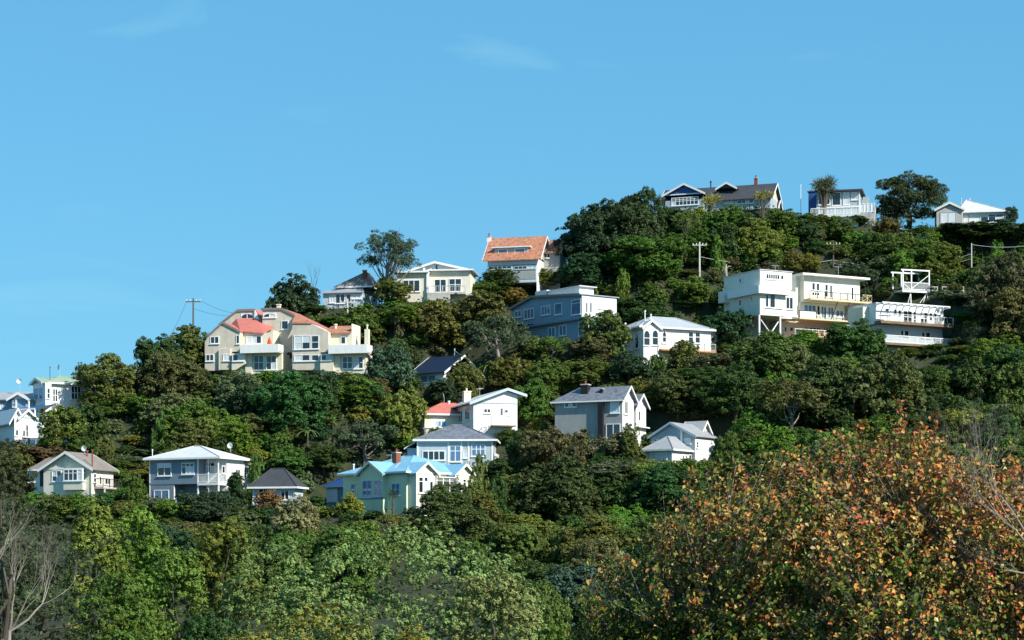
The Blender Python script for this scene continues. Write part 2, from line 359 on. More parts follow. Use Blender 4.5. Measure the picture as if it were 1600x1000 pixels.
# ================================================================== houses (right-hand corner of the front is the origin unless noted)
def blue_grey_house():
    h = House('two_storey_house', 'blue grey two storey house with pale hipped roof and white corner veranda', 'the blue grey two storey house', '1', 1365, 890, -25, (930, 550, 1480, 900))
    xl = h.F(935, 700)[0]; xv = h.F(1235, 700)[0]; xr = h.F(1085, 800)[0]; D = h.S(1528, 720)[0]
    ze = h.z(618, 0, 0); zf = h.F(1230, 778)[1]
    h.wall(xl, xr, 0, D, -3, zf, 'bluegrey'); h.wall(xr, xv, 1.8, D, -3, zf, 'bluegrey'); h.wall(xl, xv, 0, D, zf, ze, 'bluegrey'); h.wall(xv, 0, 1.8, D, -3, ze, 'whiteboard')
    h.box('veranda_deck', xv+.01, .05, -.1, 1.79, zf-.3, zf, 'white'); h.box('floor_band', xl-.03, xv, -.04, -.002, zf-.12, zf+.08, 'bluegrey')
    zr = h.z(550, xl/2, D/2) - ze
    h.hip(xl, 0, 0, D, ze, zr, 'rooflight', .55, 1.0)
    for x in (xv, xv*.5, -.06): h.post(x, .06, zf, ze, .13)
    for x in (xr, xv, xv*.5, -.06): h.post(x, .1, -3, zf-.3, .16)
    h.rail((xv, .05, zf), (-.05, .05, zf), 1.0, .16); h.rail((-.02, .05, zf), (-.02, 1.75, zf), 1.0, .16)
    h.win('F', 985, 655, 1072, 735, 2, 2, split=(.7,)); h.win('F', 1135, 652, 1215, 725, 3, 2, split=(.68,)); h.win('F', 963, 822, 1057, 892, 2, 1, glass='skyglass')
    h.win('F', 1262, 650, 1345, 720, 3, 2, 1.8, split=(.68,)); h.win('S', 1385, 670, 1405, 720, 1, 1)
    h.win('S', 1470, 690, 1500, 735, 2, 1)
    h.wall(-2.5, -.2, D, D+1.2, -3, ze-.6, 'whiteboard'); h.win_uv('S', D+.1, D+1.1, ze-2.2, ze-.9, 2, 2, -.2); h.box('roof', -2.8, .05, D-.2, D+1.4, ze-.58, ze-.45, 'rooflight')
    h.box('corner_board', xl-.03, xl+.1, -.03, .0, -3, ze, 'white'); h.flue(xl+.2, .3, ze, ze+1.2, .05, 'white'); h.dish(-1.5, 5, ze+.9, .7)
def cream_bungalow():
    h = House('bungalow', 'cream gabled bungalow with grey brown roof and tall rusty pipes', 'the cream gabled bungalow', '1', 570, 895, -22, (170, 590, 735, 850))
    xl = h.F(272, 700)[0]; x2 = h.F(165, 700)[0]; D = h.S(708, 760)[0]; ze = h.z(684, 0, 0)
    h.wall(xl, 0, 0, D, -3, ze, 'cream'); h.wall(x2, xl, 1.6, D-.5, -3, ze, 'cream')
    rise = h.z(588, xl/2, -.4) - ze
    h.gable(xl, 0, 0, D, ze, rise, 'roofbrown', 'cream', 'y', .5)
    h.hip(x2, xl+2, 1.6, D-.5, ze, rise*.8, 'roofbrown', .5)
    h.box('belt_board', xl-.05, .05, -.05, -.002, ze-.12, ze+.1, 'white')
    h.win('F', 325, 700, 385, 770, 2, 2, split=(.5,))
    a = h.F(413, 750)[0]; b = h.F(533, 750)[0]; zb = h.F(470, 822)[1]; zt = h.F(470, 686)[1]
    h.box('bay', a, b, -.55, 0, zb, zt, 'cream'); h.win_uv('F', a+.03, b-.03, h.F(470, 765, -.55)[1], h.F(470, 692, -.55)[1], 4, 2, -.55, split=(.7,))
    h.win_uv('S', -.5, -.05, h.F(470, 765, -.55)[1], h.F(470, 692, -.55)[1], 1, 2, b, split=(.7,))
    h.win('F', 172, 708, 219, 776, 3, 1, 1.6); h.door('F', 251, 706, 297, 800, 1.6)
    y0 = h.S(588, 800)[0]; y1 = h.S(708, 800)[0]; zd = h.S(600, 805)[1]
    h.win('S', 582, 718, 600, 775, 1, 2); h.win('S', 618, 735, 632, 790); h.win('S', 655, 745, 690, 790, 2, 1)
    h.box('balcony_deck', .02, 1.3, y0, y1, zd-.2, zd, 'concrete'); h.rail((1.25, y0, zd), (1.25, y1, zd), 1, .18, 'darksteel', 4); h.rail((.05, y0, zd), (1.25, y0, zd), 1, .18, 'darksteel', 2)
    for t in (.1, .9): h.post(1.2, y0+(y1-y0)*t, -3, zd-.2, .14, 'cream')
    for X, Yt, y in ((545, 575, 3.0), (577, 570, .4)):
        x = h.F(X, 650, y)[0]; h.flue(min(x, .5), y, 0, h.z(Yt, x, y), .09, 'brick')
    h.flue(h.F(490, 600, 5)[0], 5, ze, h.z(592, -2, 5), .08, 'white'); h.dish(h.F(530, 560, 4)[0], 4, ze+.6, 1.9)
    h.box('downpipe', .01, .1, -.1, -.01, -3, ze-.1, 'cream')
def dark_roof_cottage():
    h = House('cottage', 'small white cottage with dark hipped roof beside the mint villa', 'the dark roofed cottage', '4', 268, 690, -14, (40, 510, 330, 650))
    xl = h.F(50, 620)[0]; ze = h.z(603, 0, 0); D = h.S(312, 620)[0]
    h.wall(xl, 0, 0, D, -3, ze, 'paleblue'); h.hip(xl, 0, 0, D, ze, h.z(508, xl*.5, D/2)-ze, 'roofdark', .5, 1.6)
    h.win('F', 80, 612, 130, 672, 2, 1, glass='glass'); h.win('F', 195, 616, 240, 670, 2, 1); h.box('corner_board', xl-.02, xl+.12, -.04, -.002, -3, ze, 'white')
    h.flue(xl+.6, 1, ze, ze+1.1, .07, 'white')
def mint_villa():
    h = House('villa', 'mint green villa with bright sky blue roof and red brick chimney', 'the sky blue roofed villa', '14', 830, 720, -45, (60, 130, 1300, 660))
    xl = h.F(222, 450)[0]; D = 11.2; ze = h.z(288, 0, 0)
    h.wall(xl, 0, 0, D, -4, ze, 'mint')
    h.hip(xl, 0, 0, D, ze, h.z(128, -2.0, D/2)-ze, 'roofsky', .5, 1.6, 'cream')
    # gabled bay on the shaded front
    a = h.F(388, 450, -.6)[0]; b = h.F(606, 450, -.6)[0]; h.wall(a, b, -.6, 0, -4, ze-.02, 'mint')
    h.gable(a-.35, b, -.6, 4.5, ze-.1, h.z(190, (a+b)/2, -.9)-ze, 'roofsky', 'mint', 'y', .35, 'cream', (1, 0))
    h.win('F', 408, 372, 503, 538, 2, 2, -.6, 'skyglass', 'paleblue'); h.win('F', 522, 370, 594, 528, 2, 2, -.6, 'skyglass', 'paleblue')
    h.box('belt_board', a-.05, b+.05, -.7, -.605, h.F(500, 545, -.6)[1]-.1, h.F(500, 545, -.6)[1]+.05, 'bluegrey')
    h.win('F', 297, 405, 340, 500, 1, 1, 0, 'skyglass', 'mint'); h.win('F', 690, 400, 770, 520, 2, 2, 0, 'skyglass', 'paleblue')
    # two lit gabled bays and the veranda between them
    for (X0, X1, Ya, c, nw) in ((925, 1110, 203, 1.3, ((945, 338, 990, 495), (998, 338, 1036, 495), (1050, 342, 1086, 490))), (1300, 1475, 222, 1.1, ((1322, 355, 1356, 470), (1370, 358, 1404, 470), (1422, 362, 1458, 470)))):
        y0 = h.S(X0, 400, c)[0]; y1 = h.S(X1, 400, c)[0]; zz = h.z(292 if X0 < 1000 else 312, c, y0)
        h.wall(-.5, c, y0, y1, -4, zz, 'cream'); h.gable(-3.2, c, y0, y1, zz, h.z(Ya, c+.3, (y0+y1)/2)-zz, 'roofsky', 'cream', 'x', .4, 'cream', (1, 0))
        h.box('belt_board', c+.002, c+.06, y0-.05, y1+.05, zz-.15, zz+.06, 'white')
        for w in nw: h.win('S', *w, 1, 2, c, split=(.74,))
        if X0 < 1000: ya = y1
        else: yb = y0
    zv = h.z(335, 1.2, ya); h.box('veranda_roof', .02, 1.5, ya+.02, yb-.02, zv-.12, zv, 'white'); h.box('veranda_deck', .02, 1.4, ya+.02, yb-.02, .2, .45, 'white')
    for t in (.04, .35, .66, .97): h.post(1.35, ya+(yb-ya)*t, .45, zv-.12, .11)
    fw = MB(); n = 18
    for i in range(n): y = ya + (yb-ya)*(i+.5)/n; fw.bar((1.35, y, zv-.5), (1.35, y, zv-.12), .025, n=4)
    fw.bar((1.35, ya, zv-.5), (1.35, yb, zv-.5), .03, n=4); fw.build('fretwork', 'white', h.root); h.rail((1.35, ya, .45), (1.35, yb, .45), .9, .15)
    h.win_uv('S', ya+.5, ya+1.4, .9, 2.6, 1, 2, 0, arch=True); h.door('S', 1230, 380, 1270, 470, 0)
    cx = h.F(735, 200, 3.2)[0]; h.chimney(cx, 3.2, .75, ze+.4, h.z(112, cx, 3.2), 'brick')
    # small turret room at the far end; its roof's shade is put into the navy colour
    t0 = h.F(62, 500, 3)[0]; t1 = xl; h.wall(t0, t1, 3, 6, -4, h.z(432, t0, 3), 'bluegrey'); h.hip(t0, t1+.3, 3, 6, h.z(432, t0, 3), h.z(300, (t0+t1)/2, 4.5)-h.z(432, t0, 3), 'roofnavy', .35, .1, 'paleblue')
    h.win('F', 66, 450, 172, 578, 1, 1, 3, 'curtain', 'paleblue'); h.flue(xl+.8, 1, ze-.1, ze+1.3, .08, 'white')
    h.aerial(xl+2, 6, ze+1.4, 1.2)
def slate_roof_cottage():
    h = House('cottage', 'pale blue cottage with dark grey pyramid roof above the mint villa', 'the grey pyramid roofed cottage', '13', 1075, 985, -3, (215, 530, 1080, 860))
    xl = h.F(230, 800)[0]; ze = h.z(693, 0, 0); D = 8.5
    h.wall(xl, 0, 0, D, -3, ze, 'greyblue'); h.hip(xl, 0, 0, D, ze, h.z(528, xl*.5, D/2)-ze, 'roofslate', .5, 1.2)
    x2 = h.F(118, 800, 1.8)[0]; h.wall(x2, xl, 1.8, D-1, -3, ze-.9, 'paleblue')
    zz = ze - .9; mesh_obj('roof', [(x2-.4,1.4,zz-.2),(xl-.02,1.4,zz+.9),(xl-.02,D-.8,zz+.9),(x2-.4,D-.8,zz-.2),(x2-.4,1.4,zz-.05),(xl-.02,1.4,zz+1.05),(xl-.02,D-.8,zz+1.05),(x2-.4,D-.8,zz-.05)], [(3,2,1,0),(4,5,6,7),(0,1,5,4),(1,2,6,5),(2,3,7,6),(3,0,4,7)], 'rooflight', h.root)
    h.win('F', 285, 815, 540, 925, 4, 1); h.win('F', 588, 757, 718, 940, 2, 2, 0, 'skyglass', arch=False, split=(.68,)); h.win('F', 832, 745, 988, 880, 3, 2, 0, 'skyglass', split=(.62,)); h.win('F', 738, 815, 782, 900, 1, 1, 0, 'curtain')
    for X in (233, 577, 724, 800, 1064): x = h.F(X, 800)[0]; h.box('corner_board', x-.1, x+.1, -.06, -.003, -3, ze-.02, 'white')
    h.wall(-.5, .4, 2.5, 6, -3, ze-1.6, 'whiteboard'); h.box('belt_board', xl, 0, -.05, -.003, ze-.3, ze-.17, 'white')
def white_gable_house():
    h = House('gabled_house', 'white weatherboard house with broad low gable and square cream chimney', 'the white gabled house', '13', 858, 640, -72, (590, 110, 1370, 610))
    xb = -11.0
    h.prism('wall', 'S', 0, [(858, 700), (858, 292), (1225, 152), (1345, 192), (1345, 700)], 11, 'whiteboard')
    h.sheet('roof', 'S', 0, [(800, 292), (1225, 134), (1440, 206)], .55, 11.4, .16, 'rooflight', 'paleblue')
    y0, zb = h.S(880, 276); y1 = h.S(1345, 276)[0]; h.box('belt_board', .003, .07, y0, y1, zb-.08, zb+.08, 'paleblue')
    h.win('S', 968, 345, 1048, 397, 2, 1); h.door('S', 1195, 345, 1245, 430, m='white'); h.win('S', 1157, 340, 1182, 428, 1, 1); h.win('S', 1256, 340, 1280, 428, 1, 1); h.win('S', 1202, 358, 1240, 392, 1, 1, .055, sill=False)
    ya, za = h.S(1060, 440, 1.4); yb, zc = h.S(955, 560, 1.4); yd = h.S(1330, 440, 1.4)[0]
    h.box('landing', .01, 1.4, ya, yd, za-1.15, za-1.0, 'timber'); h.rail((1.4, ya, za-1), (1.4, yd, za-1), 1, .16, 'white', 4)
    st = MB()
    for i in range(9): t = i/9; st.box(.2, 1.4, ya+(yb-ya)*t, ya+(yb-ya)*(t+.11), za-1.1+(zc-za)*t-.06, za-1.1+(zc-za)*t, )
    st.build('stairs', 'timber', h.root); h.rail((1.4, ya, za-1), (1.4, yb, zc-1), 1, .2, 'white', 3)
    for (a, b, c, d, n) in ((695, 365, 735, 502, 2), (765, 340, 815, 472, 3), (588, 410, 636, 528, 2)): h.win('F', a, b, c, d, n, 1)
    cy = 1.6; cx = h.F(778, 260, cy)[0]; h.chimney(cx, cy, .95, h.F(778, 330, cy)[1], h.F(778, 165, cy)[1], 'creamplaster'); h.aerial(h.F(925, 230, 2.5)[0], 2.5, h.F(925, 250, 2.5)[1], 1.6)
    h.box('corner_board', -.12, .03, -.03, -.001, -3, h.z(300, 0, 0), 'white')
def red_roof_house():
    h = House('house', 'cream house with red hipped roof tucked behind the white gabled house', 'the red roofed cream house', '13', 310, 640, -72, (190, 290, 565, 560), Y=266)
    xl = -5.6; D = 8.2; ze = h.z(404, 0, 0); h.wall(xl, 0, 0, D, -3, ze, 'cream'); h.hip(xl, 0, 0, D, ze, h.z(290, xl/2, D*.55)-ze, 'roofred', .5, 2.0)
    for X in (212, 238, 264, 290): h.win('F', X, 495, X+16, 565, 1, 1)
    h.win('S', 430, 480, 558, 550, 2, 1, 0, 'skyglass'); h.box('balcony_deck', .02, 1.3, h.S(380, 550)[0], h.S(570, 550)[0], h.S(450, 560)[1]-.2, h.S(450, 560)[1], 'white')
    z = h.S(450, 560)[1]; h.rail((1.25, h.S(380, 550)[0], z), (1.25, h.S(430, 550)[0], z), 1.0, .1); h.flue(xl/2, D*.5, ze+1, h.z(285, xl/2, D/2)+.3, .12, 'white'); h.dish(xl/2, D*.42, ze+1.2, 1.4)
def tile_roof_house():
    h = House('house', 'grey house with slate grey tiled roof and dark chimneys on steep bank', 'the grey slate roofed house', '6', 660, 610, -25, (130, 165, 760, 430))
    xl = h.F(135, 400)[0]; D = 3.9; ze = h.z(258, 0, 0); rise = h.z(172, .3, D/2)-ze
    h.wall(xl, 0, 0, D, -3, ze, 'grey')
    # gable at the right-hand end, hip at the far end
    ov = .45; sl = rise/(D/2); ym = D/2
    v = [(xl-ov, -ov, ze-sl*ov), (ov, -ov, ze-sl*ov), (ov, D+ov, ze-sl*ov), (xl-ov, D+ov, ze-sl*ov), (xl+2.6, ym, ze+rise), (ov, ym, ze+rise)]
    up = [(a, b, c+.13) for a, b, c in v]
    o = mesh_obj('roof', v + up, [(6,7,11,10), (8,9,10,11), (9,6,10), (0,4,5,1), (2,5,4,3), (3,4,0), (0,1,7,6), (1,5,11,7), (5,2,8,11), (2,3,9,8), (3,0,6,9)], 'roofslate', h.root); fix(o)
    fix(mesh_obj('gable', [(-.02,0,ze), (-.02,D,ze), (-.02,ym,ze+rise-.02), (-.3,0,ze), (-.3,D,ze), (-.3,ym,ze+rise-.02)], [(0,1,2), (5,4,3), (0,3,4,1), (1,4,5,2), (2,5,3,0)], 'whiteboard', h.root))
    for a, b in ((v[1], v[5]), (v[2], v[5])):
        bb = MB(); bb.add([(ov+.02, a[1], a[2]-.12), (ov+.02, b[1], b[2]-.12), (ov+.02, b[1], b[2]+.16), (ov+.02, a[1], a[2]+.16), (ov+.09, a[1], a[2]-.12), (ov+.09, b[1], b[2]-.12), (ov+.09, b[1], b[2]+.16), (ov+.09, a[1], a[2]+.16)], [(0,1,2,3), (7,6,5,4), (0,4,5,1), (1,5,6,2), (2,6,7,3), (3,7,4,0)])
        fix(bb.build('barge_board', 'white', h.root))
    h.box('gutter', xl-ov, .4, -ov-.08, -ov, ze-sl*ov-.08, ze-sl*ov+.1, 'white')
    h.box('lit_side_sheet', .002, .05, .02, D-.02, -3, ze, 'whiteboard')  # thin white sheet puts sunlight into the colour of this end
    h.win('F', 210, 280, 306, 332, 3, 1); h.win('F', 568, 265, 640, 378, 1, 1, 0, 'curtain'); h.win('F', 535, 460, 648, 572, 2, 1)
    h.win('S', 668, 283, 702, 385, 3, 1, .05); h.win('S', 680, 480, 712, 560, 3, 1, .05)
    xa = h.F(482, 400)[0]; xb = h.F(520, 400)[0]; h.box('chimney_breast', xa, xb, -.5, -.002, -3, ze-.4, 'darkbrick')
    c = h.F(375, 220, 1.2)[0]; h.chimney(c, 1.2, .95, ze, h.z(160, c, 1.2), 'darkbrick', True, True); c = h.F(500, 220, 1.0)[0]; h.chimney(c, 1.0, .4, ze, h.z(192, c, 1.0), 'darkbrick', True, False)
    # second, parallel gable behind
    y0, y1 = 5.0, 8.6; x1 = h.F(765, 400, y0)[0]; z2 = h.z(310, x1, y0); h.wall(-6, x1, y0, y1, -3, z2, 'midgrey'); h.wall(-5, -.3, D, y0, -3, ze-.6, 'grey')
    h.gable(-6, x1, y0, y1, z2, h.z(235, x1+.3, (y0+y1)/2)-z2, 'roofslate', 'whiteboard', 'x', .45); h.box('lit_side_sheet', x1+.002, x1+.05, y0+.02, y1-.02, -3, z2, 'whiteboard')
    h.win('S', 785, 360, 800, 440, 1, 1, x1+.05); h.box('eave_board', x1+.05, x1+.6, y0-.1, y1, 2.3, 2.45, 'white')
def blue_white_house():
    h = House('house', 'white house with grey hipped front wing and tall rear gables', 'the white house with grey roofs', '6', 1050, 800, -35, (840, 450, 1330, 750))
    h.back = 8
    xl = h.F(845, 720)[0]; D = 6.4; ze = h.z(660, 0, 0)
    h.wall(xl, 0, 0, D, -3, ze, 'paleblue'); h.box('lit_side_sheet', .002, .05, .02, D, -3, ze, 'whiteboard')  # shaded front coloured bluish, lit side brightened by a thin white sheet
    h.hip(xl, 0, 0, D, ze, h.z(562, xl/2, 2.6)-ze, 'roofgrey', .45, 2.0); h.win('F', 880, 685, 1012, 765, 3, 1, 0, 'curtain'); h.box('corner_board', -.1, .06, -.05, -.002, -3, ze, 'white')
    h.win('S', 1130, 705, 1142, 745, 1, 1, .05); h.win('S', 1178, 700, 1200, 760, 1, 1, .05); h.win('S', 1155, 705, 1168, 750, 1, 1, .05); h.flue(xl+.3, 1.5, ze, ze+.9, .08, 'white')
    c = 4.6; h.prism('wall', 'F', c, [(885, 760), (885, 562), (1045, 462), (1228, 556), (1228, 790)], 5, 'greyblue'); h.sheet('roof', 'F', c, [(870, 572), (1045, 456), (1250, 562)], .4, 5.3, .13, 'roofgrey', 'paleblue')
    x1 = h.F(1228, 650, c)[0]; h.box('lit_side_sheet', x1+.002, x1+.05, c+.02, c+5, -3, h.F(1228, 558, c)[1]-.05, 'whiteboard')
    h.win('F', 1145, 573, 1197, 618, 2, 1, c, 'curtain'); x = h.F(1132, 600, c)[0]; h.box('downpipe', x-.12, x+.12, c-.3, c-.01, 0, h.F(1132, 510, c)[1], 'white'); h.win('F', 912, 578, 948, 600, 2, 1, c)
    h.win('S', 1238, 600, 1256, 650, 1, 2, x1+.05)
    y0 = 8.8; xa = h.F(1130, 540, y0)[0]; xb = h.F(1262, 540, y0)[0]; y1 = max(y0+2.5, h.S(1350, 600, xb)[0]); z3 = h.z(545, xb, y0); h.wall(xa, xb, y0, y1, -3, z3, 'greyblue'); h.box('lit_side_sheet', xb+.002, xb+.05, y0, y1, -3, z3, 'whiteboard')
    h.gable(xa, xb, y0, y1, z3, h.z(446, xb, (y0+y1)/2)-z3, 'roofgrey', 'whiteboard', 'x', .4); h.win('S', 1325, 570, 1348, 650, 2, 2, xb+.05); h.win('S', 1275, 590, 1290, 630, 1, 1, xb+.05)
    z = h.S(1300, 725, xb)[1]; h.box('deck', xb+.06, xb+1.2, y0, y1, z-.2, z, 'timber'); h.rail((xb+1.2, y0, z), (xb+1.2, y1, z), 1, .3, 'darksteel', 4); h.post(xb+1.1, y0+.1, -3, z+3, .1); h.post(xb+1.1, y1-.1, -3, z, .1)
def townhouse():
    h = House('townhouse', 'cream plaster townhouses with red roof patches, angled walls and white balconies', 'the cream red roofed townhouses', '2', 885, 790, -14, (200, 190, 1480, 740))
    W = lambda pts, c, d, m='pinkgrey': h.prism('wall', 'F', c, pts, d, m)
    cap = lambda pts, c, d: h.sheet('roof', 'F', c, pts, .12, d, .12, 'roofred', 'roofbrown')
    # left unit
    W([(200, 695), (200, 470), (240, 410), (340, 322), (475, 392), (475, 545), (410, 548), (410, 690), (320, 695)], 0, 4.5); cap([(225, 426), (340, 320), (480, 393)], 0, 4.5)
    W([(318, 850), (318, 335), (455, 228), (590, 222), (648, 300), (648, 850)], 4.6, 5); cap([(310, 338), (455, 226), (592, 220), (655, 305)], 4.6, 5)
    W([(435, 560), (435, 398), (700, 398), (735, 380), (735, 560)], 1.2, 3.3, 'creamplaster')
    P = lambda X, Y, c: (h.F(X, Y, c)[0], c, h.F(X, Y, c)[1])
    v = [P(478, 394, .9), P(657, 408, .9), P(735, 362, 3.2), P(448, 297, 4.55), P(602, 292, 4.55), P(400, 345, 4.55)]
    o = mesh_obj('roof', v + [(a, b, c+.14) for a, b, c in v], [(6,7,10,9), (7,8,10), (6,9,11), (0,3,4,1), (1,4,2), (0,5,3), (0,1,7,6), (1,2,8,7), (2,4,10,8), (4,3,9,10), (3,5,11,9), (5,0,6,11)], 'roofred', h.root); fix(o)
    x0 = h.F(478, 520, -1)[0]; x1 = h.F(778, 520, -1)[0]; zb, zt = h.F(600, 556, -1)[1], h.F(600, 492, -1)[1]
    def balcony(x0, x1, zb, zt, y1=1.2):
        h.box('balcony_floor', x0, x1, -1, y1, zb, zb+.2, 'creamplaster'); p = MB()
        p.box(x0, x1, -1.15, -1.0, zb-.02, zt); p.box(x1-.15, x1, -.999, y1, zb-.02, zt); p.box(x0, x0+.15, -.999, y1, zb-.02, zt); p.build('balcony_parapet', 'white', h.root)
    balcony(x0, x1, zb, zt)
    h.box('wall', h.F(414, 600, .3)[0], x1-.05, .3, 4.6, h.F(600, 720, .3)[1], zb-.002, 'creamplaster', None, True); h.box('wall', h.F(440, 700, 1.3)[0], h.F(640, 700, 1.3)[0], 1.3, 4.6, -5, h.F(500, 722, 1.3)[1], 'creamplaster')
    W([(410, 690), (410, 560), (518, 560), (518, 640), (440, 690)], -.6, .9, 'creamplaster')
    x = h.F(545, 650, 0)[0]; h.box('pier', x-.5, x+.45, -.1, .29, -5, zb-.02, 'creamplaster')
    for w in ((243, 428, 312, 486, 2, 1, 0), (207, 568, 272, 622, 2, 1, 0), (340, 565, 401, 622, 2, 1, 0), (445, 418, 472, 487, 1, 1, 0), (416, 566, 506, 622, 2, 1, -.6), (583, 574, 662, 690, 2, 2, .3), (680, 578, 762, 690, 2, 2, .3), (524, 424, 645, 487, 3, 1, 1.2)): h.win('F', *w)
    h.win('F', 482, 248, 582, 292, 2, 1, 4.6, arch=True); h.box('bay_edge', h.F(320, 600)[0]-.06, h.F(320, 600)[0]+.06, -.35, -.002, h.F(320, 692)[1], h.F(320, 528)[1], 'creamplaster'); h.box('bay', h.F(324, 600)[0]+.01, h.F(408, 600)[0]-.01, -.32, -.003, h.F(360, 690)[1], h.F(360, 528)[1], 'pinkgrey')
    h.win('F', 342, 566, 400, 620, 2, 1, -.32)
    # right unit
    W([(650, 850), (650, 217), (800, 215), (1165, 392), (1165, 560), (900, 850)], 3.4, 7); cap([(640, 216), (802, 213), (1172, 394)], 3.4, 7)
    W([(885, 692), (885, 328), (1030, 328), (1165, 394), (1165, 550), (1102, 552), (1102, 690)], 0, 3.3)
    v = [P(880, 330, -.1), P(1036, 330, -.1), P(935, 264, 3.35), P(905, 264, 3.35)]; mesh_obj('roof', v + [(a, b, c+.12) for a, b, c in v], [(4,5,6,7), (3,2,1,0), (0,1,5,4), (1,2,6,5), (2,3,7,6), (3,0,4,7)], 'rooforange', h.root)
    x0 = h.F(1168, 520, -1)[0]; x1 = h.F(1470, 520, -1)[0]; zb, zt = h.F(1300, 560, -1)[1], h.F(1300, 494, -1)[1]; balcony(x0, x1, zb, zt)
    W([(1120, 560), (1120, 402), (1345, 402), (1345, 560)], 1.2, 3.4, 'creamplaster')
    xw = h.F(1345, 450, 1.2)[0]; zr = h.F(1300, 402, 1.2)[1]; zt2 = h.F(1250, 346, 3.2)[1]; xq = h.F(1128, 402, 1.2)[0]; h.box('parapet', xw, xw+.15, 1.2, 4.6, zr-3, zt2, 'creamplaster')
    mesh_obj('roof', [(xq,.9,zr-.1),(xw-.01,.9,zr-.1),(xw-.01,4.4,zt2),(xq,4.4,zt2),(xq,.9,zr+.04),(xw-.01,.9,zr+.04),(xw-.01,4.4,zt2+.14),(xq,4.4,zt2+.14)], [(3,2,1,0),(4,5,6,7),(0,1,5,4),(1,2,6,5),(2,3,7,6),(3,0,4,7)], 'rooforange', h.root)
    h.box('wall', h.F(1104, 600, .2)[0], x1-.6, .2, 4.6, h.F(1300, 722, .2)[1], zb-.002, 'creamplaster', None, True); W([(1102, 690), (1102, 562), (1205, 562), (1205, 700), (1140, 700)], -.5, .69, 'creamplaster')
    h.box('wall', h.F(1130, 740, 1.4)[0], h.F(1430, 740, 1.4)[0], 1.4, 4.6, -5, h.F(1300, 724, 1.4)[1], 'creamplaster')
    x = h.F(1235, 650, 0)[0]; h.box('pier', x-.42, x+.4, -.1, .19, -5, zb-.02, 'creamplaster')
    for w in ((898, 420, 1026, 530, 2, 2, 0), (1032, 420, 1093, 527, 1, 2, 0), (898, 570, 1024, 622, 2, 1, 0), (1033, 570, 1093, 620, 1, 1, 0), (1110, 570, 1190, 617, 2, 1, -.5), (1275, 583, 1356, 682, 2, 2, .2), (1364, 583, 1440, 682, 2, 2, .2), (1262, 428, 1303, 490, 1, 1, 1.2), (798, 304, 854, 374, 1, 1, 3.4), (1290, 728, 1420, 790, 3, 1, 1.4), (788, 590, 808, 640, 1, 1, 3.4)): h.win('F', *w)
    h.win('F', 656, 246, 757, 282, 2, 1, 3.4, arch=True)
    pu, pv = h.F(862, 578, 3.4); MB().lathe((0, 0, 0), [(.48, 0), (.48, .08), (.38, .08), (.38, .03), (.0, .03)], 16).build('porthole', 'darksteel', h.root).matrix_local = Matrix.Translation((pu, 3.4, pv)) @ Matrix.Rotation(R(90), 4, 'X')
    cx = h.F(1465, 450, 2)[0]; h.box('chimney', cx-.28, cx+.28, 1.9, 2.5, zb, h.F(1465, 372, 2)[1], 'creamplaster'); h.flue(cx, 2.2, h.F(1465, 375, 2)[1], h.F(1465, 335, 2)[1], .1, 'creamplaster')
    cx = h.F(1222, 360, 3.2)[0]; h.flue(cx, 3.2, zr, h.F(1222, 332, 3.2)[1], .16, 'creamplaster'); cx = h.F(778, 200, 5)[0]; h.chimney(cx, 5, .45, h.F(778, 215, 5)[1], h.F(778, 185, 5)[1], 'creamplaster', True, False)
    h.prism('fin_wall', 'F', 4.3, [(585, 300), (588, 222), (600, 240), (628, 304)], .28, 'white', False)
    # folded umbrella on the left balcony
    u, v = h.F(705, 495, -.2); wv = h.L + h.ex*u + h.ey*(-.2); tp = h.F(705, 432, -.2)[1]
    e = empty('umbrella', (wv.x, wv.y, h.L.z + zb*0 + h.F(600, 550, -1)[1]), 0); tag(e, 'folded red orange umbrella standing on the white townhouse balcony', 'umbrella'); H_ = tp - h.F(600, 550, -1)[1]
    MB().bar((0,0,0), (0,0,H_), .03, n=6).build('pole', 'steel', e); MB().lathe((0,0,H_*.28), [(.22,0), (.36,H_*.12), (.24,H_*.45), (.05,H_*.7)], 9).build('canopy', 'orangecloth', e)
def grey_hip_house():
    h = House('house', 'low house with grey stepped hipped roof and brick chimney under gum tree', 'the grey roofed house by the gum tree', '16', 405, 800, -12, (30, 460, 420, 720))
    xl = h.F(30, 700)[0]; D = 8; ze = h.z(655, 0, 0); h.wall(xl, 0, 0, D, -3, ze, 'paleblue')
    z1 = h.F(200, 628, 2)[1]; o = MB(); v = [(xl-.4,-.4,ze-.1), (.4,-.4,ze-.1), (-.5,2,z1), (xl+1.4,2,z1)]; mesh_obj('roof', v + [(a,b,c+.12) for a,b,c in v], [(4,5,6,7),(3,2,1,0),(0,1,5,4),(1,2,6,5),(2,3,7,6),(3,0,4,7)], 'roofgrey', h.root)
    h.wall(xl+1.4, -.4, 2, D, ze-.3, z1+.35, 'grey'); h.hip(xl+1.6, .5, 2, D, z1+.3, h.z(474, -1.0, 5)-z1-.3, 'roofbrown', .4, 2.2, 'white', shift=(1.3, 0))
    x = h.F(430, 500, 3)[0]; h.chimney(x, 3, .5, z1, h.F(430, 452, 3)[1], 'brick', True, False)
    h.win('F', 90, 675, 142, 760, 2, 1, 0, 'curtain'); h.win('F', 148, 672, 242, 765, 2, 1); h.win('F', 250, 672, 300, 755, 1, 1); h.win('F', 305, 675, 395, 720, 2, 1, 0, 'curtain')
